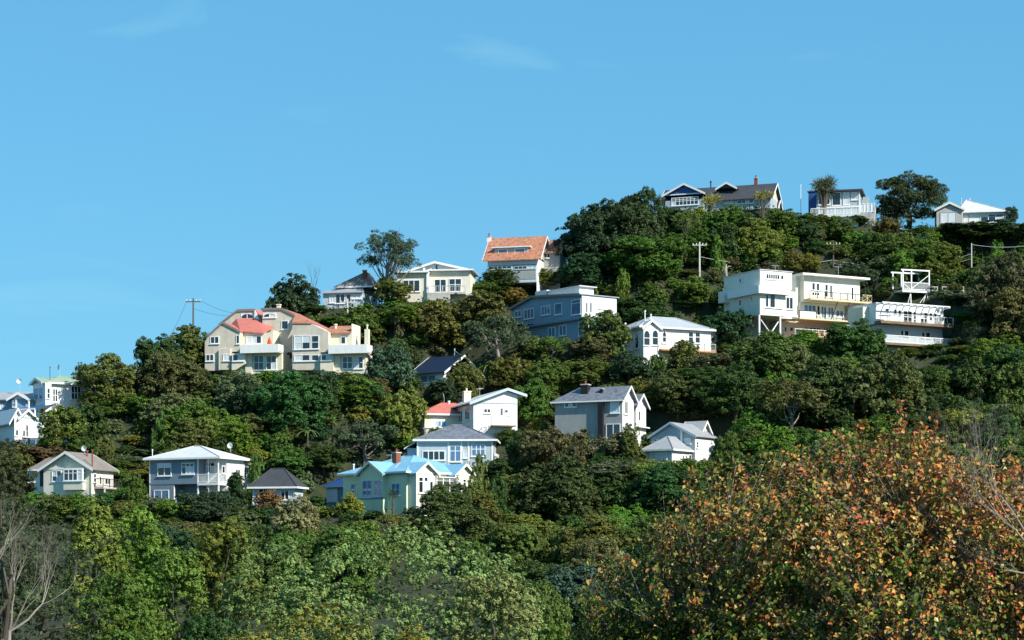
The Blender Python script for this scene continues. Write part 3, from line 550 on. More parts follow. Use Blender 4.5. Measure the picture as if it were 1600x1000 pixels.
def top_bungalow():
    h = House('bungalow', 'cream ridge bungalow with shallow white gable and glass doors to a deck', 'the cream ridge bungalow', '16', 1030, 745, -6, (745, 370, 1440, 690))
    xl = h.F(742, 600)[0]; ze = h.z(468, 0, 0); h.wall(xl, 0, 0, 7, -3, ze, 'cream'); h.box('roof', xl-.5, .25, -.5, 7.2, ze, ze+.22, 'roofpale'); h.box('gutter', xl-.55, .3, -.6, -.5, ze-.02, ze+.2, 'white')
    h.win('F', 795, 538, 962, 652, 3, 1); x1 = h.F(1445, 550, 1.8)[0]; z2 = h.F(1200, 452, 1.8)[1]; h.wall(0, x1, 1.8, 8, -3, z2, 'cream'); h.box('roof', -.1, x1+.5, 1.3, 8.3, z2, z2+.2, 'roofpale'); h.box('gutter', -.1, x1+.55, 1.2, 1.3, z2-.02, z2+.18, 'white')
    h.win('F', 1098, 530, 1216, 658, 2, 1, 1.8); h.win('F', 1238, 524, 1362, 652, 2, 2, 1.8, split=(.55,)); h.win('F', 1046, 560, 1092, 656, 1, 2, 1.8, 'curtain')
    q = h.F(1035, 600, 0)[0]; h.box('corner_board', -.05, .3, -.3, -.02, -2, ze-.02, 'white')
    h.prism('gable', 'F', 3.4, [(880, 470), (880, 452), (1105, 376), (1420, 446), (1420, 470)], 5, 'whiteboard'); h.sheet('roof', 'F', 3.4, [(850, 458), (1105, 372), (1440, 446)], .5, 5.4, .14, 'roofgrey', 'white'); h.win('F', 1108, 388, 1136, 446, 1, 1, 3.4)
    for X in (1066, 1105, 1140, 1200): x = h.F(X, 430, 3.4)[0]; h.box('gable_batten', x-.06, x+.06, 3.33, 3.398, h.F(X, 452, 3.4)[1], h.F(X, 395 if X != 1200 else 404, 3.4)[1], 'white')
    zd = h.F(1150, 660, -.4)[1]; xd = h.F(1245, 690, -.6)[0]; h.box('deck_wall', .1, xd, -.6, 1.79, -3, zd, 'concrete'); h.rail((.2, -.5, zd), (xd, -.5, zd), .95, .3, 'steel', 4); x2 = x1-.5; h.box('deck', xd, x2, -.2, 1.79, zd-.2, zd, 'concrete'); h.rail((xd, -.1, zd), (x2, -.1, zd), .95, .3, 'steel', 4)
    h.box('chimney', -.9, -.6, 2, 2.3, ze, ze+1.0, 'white')
def orange_tile_house():
    h = House('house', 'ridge top house with orange tiled roof, wide dormer and grey garage', 'the orange tiled house', '3', 1393, 385, -14, (1065, 110, 1550, 355))
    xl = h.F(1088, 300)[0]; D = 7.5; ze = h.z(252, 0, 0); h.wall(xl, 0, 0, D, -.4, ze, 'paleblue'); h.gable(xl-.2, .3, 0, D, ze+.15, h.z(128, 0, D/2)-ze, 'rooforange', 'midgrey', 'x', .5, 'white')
    h.box('lit_side_sheet', .002, .06, .05, D-.1, -3, ze, 'whiteboard')  # white sheet paints the sunlit side brighter than the front
    a = h.F(1130, 220, .9)[0]; b = h.F(1340, 220, .9)[0]; z0 = ze+.3; z1 = h.F(1235, 188, .9)[1]; h.wall(a, b, .9, 4, z0-.3, z1, 'greyblue'); h.box('dormer_roof', a-.3, b+.4, .5, 4.2, z1, z1+.14, 'white')
    h.win('F', 1153, 196, 1213, 242, 1, 1, .9, 'skyglass'); h.win('F', 1256, 192, 1322, 238, 1, 1, .9, 'skyglass')
    for X0, X1 in ((1092, 1238), (1252, 1386)): h.win('F', X0, 302, X1, 322, 5, 1, 0, 'glass', 'greyblue'); h.door('F', X0, 324, X1, 385, 0, 'grey', 'greyblue')
    h.box('belt_board', xl, 0, -.06, -.002, h.F(1240, 300)[1]-.05, h.F(1240, 300)[1]+.1, 'bluegrey')
    c = 4.2; x0 = h.F(1412, 260, c)[0]; x1 = h.F(1535, 260, c)[0]; z2 = h.F(1470, 212, c)[1]; h.wall(0, x1, c, c+5, -3, z2, 'midgrey'); h.gable(.4, x1, c, c+5, z2, h.F(1470, 146, c+2.5)[1]-z2, 'rooforange', 'white', 'x', .4, 'white', (1, 0)); h.box('lit_side_sheet', x1+.002, x1+.06, c+.05, c+4.9, -3, z2, 'whiteboard')
    h.win('F', 1438, 224, 1480, 254, 2, 1, c); x = h.F(1097, 150, 3.4)[0]; h.chimney(x, 3.4, .55, ze+1, h.F(1097, 122, 3.4)[1], 'white'); x = h.F(1350, 130, 3.7)[0]; h.chimney(x, 4.4, .5, ze+1, h.F(1350, 122, 4.4)[1], 'brick', False, False)
def slate_blue_house():
    h = House('house', 'slate blue two level house with white square windows and low pitched roof', 'the slate blue house', '5', 572, 490, -54, (150, 80, 625, 450))
    xl = h.F(85, 260)[0]; D = 6.2; zf = h.F(572, 292)[1]
    h.prism('wall', 'F', 0, [(85, 340), (85, 236), (235, 158), (572, 140), (572, 296), (330, 340)], D, 'slateblue')
    h.sheet('roof', 'F', 0, [(70, 243), (235, 152), (576, 134)], .4, D+.4, .14, 'roofgrey', 'roofbrown'); z1 = h.F(572, 142)[1]
    h.box('lit_side_sheet', .002, .06, .02, D-.02, zf, z1-.05, 'whiteboard')  # sunlight on the end wall painted as a thin white sheet
    x1 = h.F(622, 400, .5)[0]; h.wall(xl+3, x1, .5, D, -4, zf-.25, 'slateblue'); h.box('floor_band', xl+2, x1+.05, -.05, D, zf-.25, zf+.02, 'bluegrey')
    for w in ((108, 245, 156, 293, 2, 1), (173, 233, 243, 303, 3, 1), (292, 211, 356, 276, 3, 1), (386, 194, 437, 274, 1, 1), (502, 168, 568, 274, 1, 2)): h.win('F', *w, 0, 'skyglass', split=(.78,) if w[5] == 2 else None)
    for w in ((341, 361, 391, 433, 2, 1), (417, 346, 468, 421, 2, 1), (551, 320, 622, 419, 1, 2)): h.win('F', *w, .5, 'skyglass', split=(.7,) if w[5] == 2 else None)
    h.win('S', 600, 190, 613, 262, 1, 1, .06); h.win('S', 628, 190, 642, 262, 1, 1, .06); h.win('S', 690, 188, 760, 235, 3, 1, .06, 'curtain')
    c = 3.0; a = h.F(340, 110, c)[0]; b = h.F(556, 110, c)[0]; h.box('clerestory', a, b, c, c+2.6, h.F(450, 145, c)[1], h.F(450, 98, c)[1], 'white'); h.box('roof', a-.3, b+.4, c-.3, c+2.9, h.F(450, 98, c)[1], h.F(450, 98, c)[1]+.15, 'rooflight'); h.box('skylight', h.F(250, 120, c)[0], a-.35, c, c+2, h.F(290, 140, c)[1], h.F(290, 108, c)[1], 'rooflight')
    h.box('retaining_wall', x1-6, x1+4, -1.2, -.6, -4, 0.2, 'concrete')
def white_villa():
    h = House('villa', 'white villa with arched bay windows and pale hipped roof', 'the white arched window villa', '5', 985, 620, 25, (850, 290, 1500, 560))
    Wd = h.F(1470, 450)[0]; D = 7; ze = h.z(356, 0, 0); h.wall(0, Wd, 0, D, -3, ze, 'whiteboard'); h.hip(0, Wd, 0, D, ze, h.z(292, Wd*.4, D/2)-ze, 'roofpale', .5)
    b = h.F(1110, 450, -.7)[0]; zb = h.F(1050, 552, -.7)[1]; h.wall(0, b, -.7, 0, -3, ze-.05, 'whiteboard'); h.gable(0, b, -.7, 2.5, ze-.1, .85, 'roofpale', 'white', 'y', .35, 'white', (1, 0))
    for w in ((1001, 382, 1048, 490), (1060, 379, 1105, 488)): h.win('F', *w, 1, 2, -.7, arch=True)
    h.win('F', 1131, 388, 1161, 472, 1, 2, 0, arch=True); h.win('F', 1311, 386, 1349, 474, 1, 2); h.win('F', 1358, 386, 1396, 474, 1, 2); h.win('F', 1050, 555, 1106, 645, 2, 1, -.7)
    h.box('belt_board', -.03, Wd, -.05, -.002, ze-.45, ze-.3, 'white'); h.win('L', 900, 385, 926, 525, 1, 2, 0); h.win('L', 868, 430, 888, 525, 1, 2, 0); h.win('L', 945, 395, 970, 510, 1, 2, 0)
    h.box('balcony_deck', b+.02, Wd, -1.3, -.01, h.F(1200, 515, -1)[1]-.2, h.F(1200, 515, -1)[1], 'newtimber'); z = h.F(1200, 515, -1)[1]; h.rail((b, -1.25, z), (Wd, -1.25, z), .95, .2, 'steel', 6)
    for t in (.3, .7): h.post(b+(Wd-b)*t, -1.2, -3, z-.2, .12, 'brick')
    h.wall(Wd, Wd+1.9, 1.5, 5, -3, h.F(1490, 405, 1.5)[1], 'whiteboard'); h.box('roof', Wd-.02, Wd+2.2, 1.2, 5.3, h.F(1490, 405, 1.5)[1], h.F(1490, 398, 1.5)[1], 'roofpale'); h.win('F', 1470, 430, 1495, 470, 1, 1, 1.5)
    for X, Yt in ((1012, 245), (1053, 270)): x = h.F(X, 340, 2)[0]; h.flue(x, 2, ze, h.F(X, Yt, 2)[1], .08, 'white')
    h.flue(-.3, 4, ze-.5, ze+.9, .09, 'white')
def blue_roof_house():
    h = House('house', 'small white house with dark blue roof half hidden among trees', 'the half hidden dark blue roofed house', '3', 812, 1050, -35, (610, 860, 940, 1000))
    xl = h.F(632, 990)[0]; D = 8; ze = h.z(958, 0, 0); h.wall(xl, 0, 0, D, -3, ze, 'whiteboard'); h.gable(xl, 0, 0, D, ze, h.z(866, 0, D/2)-ze, 'roofink', 'roofink', 'x', .6, 'white')
    h.win('F', 668, 984, 765, 1030, 2, 1, 0, 'skyglass'); h.win('S', 850, 960, 900, 1010, 2, 1, 0, 'skyglass'); x = -1
    h.flue(-1.5, D/2+.5, ze+1, h.z(815, -1.5, D/2), .06, 'white'); mb = MB().bar((-1.5, D/2+.5, h.z(830, -1.5, D/2)), (.3, D/2, h.z(872, .3, D/2)), .03, n=4); mb.build('stay', 'steel', h.root)
def white_modern():
    h = House('modern_house', 'large white modern house on stilts with stacked decks', 'the white stilted house', '9', 432, 770, 28, (190, 60, 1480, 770))
    h.back = 8
    u = lambda X, Y, c=0: h.F(X, Y, c)[0]; v = lambda X, Y, c=0: h.F(X, Y, c)[1]
    D = 9.0; x1 = u(752, 180); xm = u(688, 450); zt = v(432, 106); zp0 = v(432, 345); zp1 = v(432, 268); zb = v(432, 556)
    h.wall(0, x1, 0, D, zp1-.2, zt, 'offwhite'); h.box('roof', -.12, x1+.12, -.12, D+.1, zt, zt+.1, 'rooflight')
    h.box('parapet', -.75, u(742, 300, -.8), -.8, D-2, zp0, zp1, 'white'); h.wall(.0, xm, .0, D, zb, zp0-.002, 'offwhite'); h.wall(xm, u(800, 450, 1.2), 1.2, D, zb-.1, zp1-.25, 'offwhite')
    h.win('F', 490, 148, 628, 203, 6, 1, 0, 'glass'); h.win('F', 636, 160, 667, 207, 1, 1)
    for w in ((483, 350, 518, 482), (527, 350, 584, 487), (596, 356, 652, 492)): h.win('F', *w, 1, 1, 0, 'curtain' if w[0] > 590 else 'glass')
    h.win('F', 688, 378, 762, 502, 2, 1, 1.2)
    for w in ((228, 193, 246, 238), (258, 173, 277, 218), (223, 402, 264, 470), (328, 378, 356, 408)): h.win('L', *w, 2 if w[0] in (223, 328) else 1, 1, 0)
    for X in (423, 632): h.post(u(X, 650, .15), .15, -4, zb, .22, 'white')
    for x in (.2, xm-.2): h.post(x, 4.5, -4, zb, .22, 'concrete')
    b = MB(); zq = v(530, 735, .15); b.bar((u(440, 610, .15), .15, v(440, 605, .15)), (u(530, 735, .15), .15, zq), .09); b.bar((u(615, 625, .15), .15, v(615, 625, .15)), (u(542, 735, .15), .15, zq), .09); b.build('brace', 'white', h.root)
    h.box('wall', 0.4, xm+1.0, 5.2, D, -4, zb-.01, 'concrete', None, True)
    # right-hand block
    c = 2.0; a = u(872, 300, c); e = u(1430, 300, c); zt = v(872, 165, c); zd = v(880, 395, c); D2 = 9
    h.wall(a, e, c, D2, zd-.4, zt, 'offwhite'); h.wall(u(790, 420, 3), a, 3, D2, -4, v(790, 165, 3), 'offwhite')
    h.prism('roof', 'L', a-.9, [(862, 170), (862, 122), (862, 122)], .01, 'white', False) if False else None
    o = MB().box(a-.9, e+1.1, c-1.0, D2+.4, zt, zt+.28); o.build('roof', 'white', h.root)
    for w in ((948, 233, 982, 312, 1, 1), (992, 238, 1026, 318, 1, 1), (1078, 250, 1112, 382, 1, 2), (1128, 258, 1152, 388, 1, 1), (1282, 272, 1302, 400, 1, 1), (1320, 278, 1368, 408, 2, 1), (948, 328, 1026, 366, 3, 1)): h.win('F', *w, c, sill=False)
    x2 = u(1548, 440, .6)
    h.box('deck', a, x2, .5, c-.01, zd-.28, zd-.05, 'ochre'); h.rail((a, .6, zd-.05), (x2-1.6, .6, zd-.05), 1.0, .9, 'darksteel', 8); h.rail((x2-1.6, .6, zd-.05), (x2, .6, zd-.05), 1.0, .2, 'ochre', 3, cross=True); h.rail((x2, .6, zd-.05), (x2, c+3, zd-.05), 1.0, .2, 'ochre', 3, cross=True); h.box('deck', e, x2, c, c+3.2, zd-.28, zd-.05, 'ochre')
    zm = v(872, 590, 1.0); h.wall(a-.2, u(1275, 520, 2.6), 2.6, D2, zm-.3, zd-.45, 'offwhite'); h.wall(u(1275, 520, 2.6), e-.5, 3.4, D2, zm-.3, zd-.45, 'midgrey')
    for w in ((868, 455, 992, 525, 3, 1), (998, 462, 1032, 565, 1, 1), (1038, 472, 1098, 592, 2, 1), (1108, 478, 1168, 595, 2, 1), (1188, 512, 1268, 582, 2, 1)): h.win('F', *w, 2.6, 'skyglass' if w[0] != 998 else 'glass')
    x3 = u(1590, 620, .2); xs = u(820, 600, .2); h.box('deck', xs, x3, 0, 2.59, zm-.28, zm-.06, 'ochre'); h.rail((xs, .1, zm-.06), (x3, .1, zm-.06), 1.0, .7, 'darksteel', 10); h.box('privacy_screen', xs+.1, u(985, 570, .1), .02, .06, zm, zm+.85, 'white')
    for X, Yt, Yb in ((1210, 405, 590), (1330, 440, 590), (1465, 470, 600)): b = MB(); b.bar((u(X, Yt, .6), .6, zd-.3), (u(X, Yt, .6)-.7, 1.4, zm), .06); b.build('strut', 'darksteel', h.root)
    zl = v(872, 775, .4); h.wall(a-.6, u(1270, 700, 2.8), 2.8, D2, -5, zm-.31, 'offwhite')
    for w in ((873, 676, 908, 724, 1, 1), (918, 680, 1040, 735, 3, 1), (1062, 690, 1110, 740, 2, 1)): h.win('F', *w, 2.8)
    h.win_uv('F', u(672, 700, 3), u(698, 700, 3), v(690, 730, 3), v(690, 678, 3), 1, 1, 2.998); h.wall(u(640, 700, 3), a-.62, 3, D2, -5, zm-.32, 'creamplaster'); h.win('F', 728, 678, 764, 724, 1, 1, 3)
    xo = u(1135, 780, .3); xs = u(782, 780, .3); h.box('deck', xs, xo, .2, 2.79, zl-.25, zl, 'newtimber'); h.rail((xs, .3, zl), (xo, .3, zl), 1.05, .3, 'white', 7); h.box('privacy_screen', u(860, 780, .3), xo, .36, .4, zl+.05, zl+.8, 'newtimber')
    for t in (.25, .5, .75): h.post(xs+(xo-xs)*t, .5, -6, zl-.25, .12, 'white')
    h.aerial(u(1215, 150, 4), 4, zt+.2, 2.0); h.aerial(u(585, 110, 3), 3, v(585, 116, 3), .8)
    h.wall(-1.1, -.01, 7.5, 8.8, zp1-1.5, zp1+.1, 'offwhite'); h.box('parapet', -1.15, -.01, 7.4, 7.49, zp1-.6, zp1+.3, 'white')
def pergola_house():
    h = House('terrace_house', 'long white two level house with slatted pergola eaves and balcony railings', 'the long white pergola house', '10', 140, 720, 28, (140, 330, 740, 850))
    h.back = 8
    u = lambda X, Y, c=0: h.F(X, Y, c)[0]; v = lambda X, Y, c=0: h.F(X, Y, c)[1]
    W_ = u(657, 450); zt = v(140, 336); zd = v(140, 474); h.wall(0, W_, 0, 6, zd-.3, zt, 'whiteboard'); h.box('roof', -.1, W_+.1, -.1, 6.2, zt, zt+.12, 'rooflight')
    n = 11
    for i in range(n): x = .15 + (W_-.3)*i/(n-1); h.box('rafter', x-.05, x+.05, -1.5, -.01, zt-.22, zt-.06, 'white')
    h.box('pergola_beam', 0, W_, -1.42, -1.32, zt-.05, zt+.1, 'white')
    for w in ((208, 372, 236, 402, 1, 1), (248, 378, 300, 428, 2, 1), (306, 385, 332, 437, 1, 1), (346, 392, 415, 488, 2, 2), (424, 398, 445, 492, 1, 3), (476, 404, 534, 500, 2, 2), (546, 408, 568, 502, 1, 3), (580, 412, 604, 505, 1, 3)): h.win('F', *w, sill=False)
    x2 = u(722, 520, -1.2); h.box('deck', -.3, x2, -1.5, -.02, zd-.35, zd, 'timber'); h.rail((-.3, -1.4, zd), (x2, -1.4, zd), 1.0, 1.0, 'steel', 9); h.box('deck', W_, x2, -.01, 3, zd-.35, zd, 'timber')
    x0 = u(160, 560, .3); z2 = v(300, 640, -1); h.wall(x0, W_, .3, 6, z2-.3, zd-.36, 'paleblue')
    h.win('F', 326, 538, 350, 584, 1, 1, .3); h.win('F', 354, 542, 390, 588, 1, 1, .3); h.win('F', 486, 553, 512, 600, 1, 1, .3); h.win('F', 516, 556, 554, 604, 1, 1, .3)
    x3 = u(750, 660, -1.2); h.box('deck', x0, x3, -1.3, .29, z2-.3, z2, 'timber'); h.rail((x0, -1.2, z2), (x3, -1.2, z2), 1.0, .15, 'white', 10, th=.05); h.box('wall', x0+2, W_, 1.0, 6, -7, z2-.31, 'creamplaster', None, True)
    h.wall(-1.0, 0, 1.6, 5, zd+.2, zt-.35, 'creamplaster')
    t = MB().box(u(175, 450, -1.1), u(250, 450, -1.1), -1.2, -.5, zd+.72, zd+.77); [t.bar((x, -.85, zd), (x, -.85, zd+.72), .04) for x in (u(185, 450, -1.1), u(240, 450, -1.1))]; t.build('deck_table', 'darksteel', h.root)
def top_villa():
    h = House('villa', 'hilltop villa with deep blue gable, dark roof and bow window', 'the blue gabled hilltop villa', '11', 1400, 470, -20, (115, 80, 1440, 330))
    xl = h.F(118, 380)[0]; D = 6; ze = h.z(312, 0, 0); h.wall(xl, 0, 0, D, -3, ze, 'greyblue'); h.gable(xl, 0, 0, D, ze, h.z(172, .3, D/2)-ze, 'roofdark', 'cream', 'x', .5, 'white')
    c = -1.2; a = h.F(150, 300, c)[0]; b = h.F(600, 300, c)[0]; h.wall(a, b, c, 0, -3, ze-.02, 'greyblue'); zg = h.F(365, 290, c)[1]; h.gable(a, b, c, 4, zg, h.F(365, 176, c)[1]-zg, 'roofdark', 'deepblue', 'y', .4, 'white', (1, 0)); h.box('belt_board', a-.1, b+.1, c-.07, c-.002, zg-.12, zg+.05, 'white')
    h.win('F', 222, 328, 545, 425, 7, 3, c, split=(.55, .78))
    a = h.F(770, 220, 1.0)[0]; b = h.F(985, 220, 1.0)[0]; zz = h.F(870, 222, 1.0)[1]; h.gable(a, b, 1.0, 4, zz, h.F(875, 160, 1.0)[1]-zz, 'roofdark', 'roofdark', 'y', .3, 'white', (1, 0))
    h.win('F', 1008, 332, 1200, 405, 4, 2, 0, arch=False, split=(.6,)); h.win('F', 850, 340, 965, 405, 3, 1, 0, 'curtain'); h.box('corner_board', h.F(990, 350)[0]-.1, h.F(990, 350)[0]+.1, -.06, -.002, -2, ze, 'white')
    x = h.F(1228, 180, 3)[0]; h.chimney(x, 3, .5, ze+1, h.F(1228, 108, 3)[1], 'brick', True, True); h.flue(h.F(690, 200, 3)[0], 3, ze+.5, h.F(690, 138, 3)[1], .1, 'darksteel')
    h.box('bracket', .6, .75, 1, 1.15, ze-1.8, ze, 'white'); h.gable(-2.5, .1, D*.7, D+1, ze-1.0, 1.2, 'roofdark', 'cream', 'x', .3, 'white')
def top_modern():
    h = House('modern_house', 'flat roofed pale house with tall windows and white railed deck', 'the flat roofed hilltop house', '12', 425, 400, -14, (120, 155, 530, 340))
    xl = h.F(118, 250)[0]; ze = h.z(176, 0, 0); h.wall(xl, 0, 0, 6, -3, ze, 'greyblue'); h.box('roof', h.F(118, 170)[0], .5, -.7, 6.4, ze, ze+.24, 'roofdark')
    for w in ((228, 185, 292, 280, 1, 1), (308, 185, 352, 276, 1, 1), (366, 185, 412, 240, 1, 1), (130, 190, 215, 275, 2, 1)): h.win('F', *w, 0, 'glass' if w[0] != 308 else 'curtain')
    h.box('sill_band', xl, 0, -.12, -.002, h.F(300, 296)[1], h.F(300, 285)[1], 'white'); h.box('corner_post', -.12, .05, -.1, -.002, -2, ze, 'white')
    x0 = h.F(60, 230, 1.5)[0]; h.wall(x0, xl, 1.5, 6, -3, h.F(90, 178, 1.5)[1], 'deepblue'); h.box('roof', x0-.2, xl, 1.3, 6.2, h.F(90, 178, 1.5)[1], h.F(90, 172, 1.5)[1], 'roofgrey')
    za = h.F(80, 300, -2.4)[1]; x3 = h.F(425, 300, -2.4)[0]; x4 = h.F(78, 300, -2.4)[0]; z = h.F(250, 350, -2.4)[1]; h.box('deck', x4, x3, -2.5, -.02, z-.25, z, 'white')
    h.rail((x4, -2.45, z), (x3, -2.45, z), 1.15, .22, 'white', 7, th=.06); h.box('deck_wall', x4+.3, x3-.2, -2.2, -2.0, -4, z-.26, 'whiteboard')
    x5 = h.F(532, 300, .5)[0]; zq = h.F(480, 335, .5)[1]; h.box('terrace', .06, x5, .3, 4, -4, zq, 'concrete'); h.rail((.1, .4, zq), (x5, .4, zq), 1.5, .5, 'white', 5); h.rail((x5, .4, zq), (x5, 4, zq), 1.5, .5, 'white', 3); h.box('balustrade_glass', .2, x5-.1, .42, .44, zq+.1, zq+1.4, 'curtain')
    h.box('chimney', .3, 1.2, 3, 3.8, 0, h.F(445, 217, 3)[1], 'greyblue'); h.flue(h.F(5, 200, 3)[0], 3, 0, h.F(5, 130, 3)[1], .05, 'white')
def top_white_hip():
    h = House('house', 'white house with pale hipped roof behind clipped hedge on the hilltop', 'the pale hipped hilltop house', '12', 1160, 430, -9, (960, 240, 1460, 400))
    x1 = h.F(1455, 360, 1.0)[0]; ze = h.F(1160, 327, 1.0)[1]; h.wall(-.2, x1, 1.0, 9, -3, ze, 'whiteboard'); h.hip(-.2, x1, 1.0, 9, ze, h.F(1170, 246, 4.5)[1]-ze, 'rooflight', .5, 2.0, shift=(-2.2, 0))
    a = h.F(975, 360)[0]; z2 = h.F(1070, 306)[1]; h.wall(a, 0, 0, 6, -3, z2, 'midgrey'); h.gable(a, 0, 0, 6, z2, h.F(1058, 262)[1]-z2, 'rooflight', 'midgrey', 'y', .35, 'cream', (1, 1)); h.box('lit_side_sheet', .002, .06, .02, 1.0, -3, z2, 'whiteboard')  # white sheet paints the sun on the narrow side of the grey gable
    h.win('F', 1001, 326, 1117, 410, 2, 1, 0, 'curtain', 'midgrey'); h.win('F', 1288, 340, 1455, 398, 3, 2, 1.0, split=(.7,)); h.win('F', 1165, 345, 1208, 400, 1, 1, 1.0, 'curtain', 'midgrey')
    for X in (1150, 1212): h.flue(h.F(X, 250, 4)[0], 4, ze+1, h.F(X, 228, 4)[1], .08, 'steel')
def green_roof_villa():
    h = House('villa', 'white villa with pale green roof at the left edge of the ridge', 'the green roofed white villa', '15', 455, 400, -55, (330, 140, 850, 385))
    xl = h.F(345, 280)[0]; D = h.S(900, 280)[0]; ze = h.z(182, 0, 0); h.wall(xl, 0, 0, D, -3, ze, 'whiteboard'); h.gable(xl, 0, 0, 5, ze+.02, h.z(143, xl/2, -.2)-ze, 'roofgreen', 'greyblue', 'y', .45, 'white', (1, 0)); h.hip(xl, 0, 1, D, ze, h.z(125, xl/2, D*.6)-ze, 'roofgreen', .5)
    h.win('F', 358, 245, 400, 360, 2, 2, 0, 'skyglass', 'paleblue'); h.win('F', 412, 240, 448, 360, 1, 2, 0, 'skyglass', 'paleblue'); h.win('S', 470, 242, 500, 358, 1, 2); h.win('S', 545, 248, 602, 388, 2, 2); h.win('S', 738, 220, 842, 365, 3, 2, 0, 'glass')
    y0 = h.S(458, 300)[0]; y1 = h.S(520, 300)[0]; h.box('bay', .002, .5, y0, y1, -3, ze-.1, 'whiteboard'); h.win_uv('S', y0+.2, y1-.2, h.S(490, 355)[1], h.S(490, 245)[1], 1, 2, .5)
    h.dish(xl/2, D*.5, ze+1, 1.2); h.flue(-.8, D*.2, ze, ze+2.2, .04, 'darksteel')
def pale_blue_house():
    h = House('house', 'pale blue house with grey roof and white porch gable at left edge', 'the pale blue house at left edge', '15', 345, 480, -12, (-200, 290, 345, 460), Y=272)
    xl = -10.0; ze = h.z(355, 0, 0); h.wall(xl, 0, 0, 7, -3, ze, 'slateblue'); h.gable(xl, 0, 0, 7, ze, h.z(288, -2, 3.5)-ze, 'roofgrey', 'paleblue', 'x', .4, 'white')
    a = h.F(108, 350, -1)[0]; b = h.F(285, 350, -1)[0]; z = h.F(190, 352, -1)[1]; h.wall(a+.2, b-.2, -1, 0, -3, z, 'slateblue'); h.gable(a, b, -1, 3, z, h.F(188, 300, -1)[1]-z, 'roofgrey', 'whiteboard', 'y', .4, 'white', (1, 0))
    h.win('F', -2, 405, 32, 468, 1, 1, 0); h.win('F', 135, 395, 160, 440, 1, 1, -1); h.box('corner_board', h.F(170, 400, -1)[0]-.1, h.F(170, 400, -1)[0]+.1, -1.1, -1.002, -3, z, 'white'); h.dish(h.F(205, 280, 2)[0], 2, ze+1, 1.5)
def navy_carport():
    h = House('carport', 'low white carport with navy blue sheet roof beside pale blue house', 'the navy roofed carport', '15', 365, 500, -30, (90, 375, 365, 460), cat='carport', Y=266)
    xl = h.F(120, 450)[0]; z = h.z(440, 0, 0); D = 5
    o = mesh_obj('roof', [(xl,-.3,z-.3),(.3,-.3,z-.3),(-1.0,D,z+.7),(xl+2,D,z+.7),(xl,-.3,z-.18),(.3,-.3,z-.18),(-1.0,D,z+.82),(xl+2,D,z+.82)], [(3,2,1,0),(4,5,6,7),(0,1,5,4),(1,2,6,5),(2,3,7,6),(3,0,4,7)], 'roofnavy', h.root); fix(o)
    for x in (xl+.3, xl/2, .1): h.post(x, -.15, -2, z-.3, .14)
    h.wall(xl+1.9, -1, D-.6, D-.4, -2, z+.5, 'white'); h.box('gutter', xl, .3, -.4, -.31, z-.36, z-.15, 'white'); h.post(h.F(300, 430, -.1)[0], -.1, -2, h.F(300, 375, -.1)[1], .16)
def left_white_villa():
    h = House('villa', 'bright white gabled villa with tall narrow windows at left edge', 'the narrow windowed white villa', '15', 150, 800, -58, (0, 465, 395, 740), Y=260)
    y1 = h.S(362, 650)[0]; ze = h.z(545, 0, 2); xl = -8; h.wall(xl, 0, 0, y1, -3, ze, 'whiteboard')
    ya = h.S(212, 600)[0]; h.gable(xl, 0, ya, y1, ze, h.z(472, .3, (ya+y1)/2)-ze, 'roofgrey', 'whiteboard', 'x', .4, 'white'); h.box('belt_board', .003, .08, ya-.2, y1+.2, ze-.12, ze+.08, 'paleblue')
    h.win('S', 236, 622, 262, 748, 1, 2); h.win('S', 270, 628, 293, 752, 1, 2); h.win('S', 162, 620, 190, 740, 1, 2)
    h.gable(xl, -.6, -.2, ya+.5, ze-.3, 1.3, 'rooflight', 'whiteboard', 'x', .4, 'white'); h.wall(xl+1, -.9, y1, y1+2.2, -3, ze-.5, 'paleblue'); h.win('S', 352, 640, 372, 760, 1, 1, .0) if False else None
    h.wall(-4, -1.2, y1+2.2, y1+5, -3, 2.4, 'paleblue'); h.win('F', 450, 710, 500, 755, 3, 1, y1+2.2) if False else None
    h.win_uv('S', y1+2.7, y1+4.2, .6, 1.9, 3, 1, -1.2)
def deck_fence():
    h = House('timber_deck', 'weathered timber deck with rail fence below narrow windowed villa', 'the weathered timber deck', '15', 650, 840, -8, (225, 760, 650, 850), cat='deck', Y=258)
    xl = h.F(225, 800)[0]; z = h.F(400, 825)[1]; h.box('deck', xl, 0, 0, 3.5, z-.2, z, 'timber', None, True); h.box('retaining_wall', xl, -.3, .3, 3.4, -3, z-.21, 'concrete')
    zt = h.F(400, 768)[1]; h.box('rail', xl+.02, -.02, -.05, .06, zt-.08, zt+.05, 'timber'); n = 26
    for i in range(n): x = xl+1.9+(-xl-1.95)*i/n; h.box('paling', x, x+(-xl-1.95)/n*.8, .07, .1, z, zt-.1, 'timber')
    for X in (305, 425, 530, 635): x = h.F(X, 800)[0]; h.box('post', x-.08, x+.08, -.16, -.055, -3, zt+.1, 'polewood')
    h.box('privacy_panel', xl, xl+1.85, -.02, .06, z-.5, zt-.1, 'white')
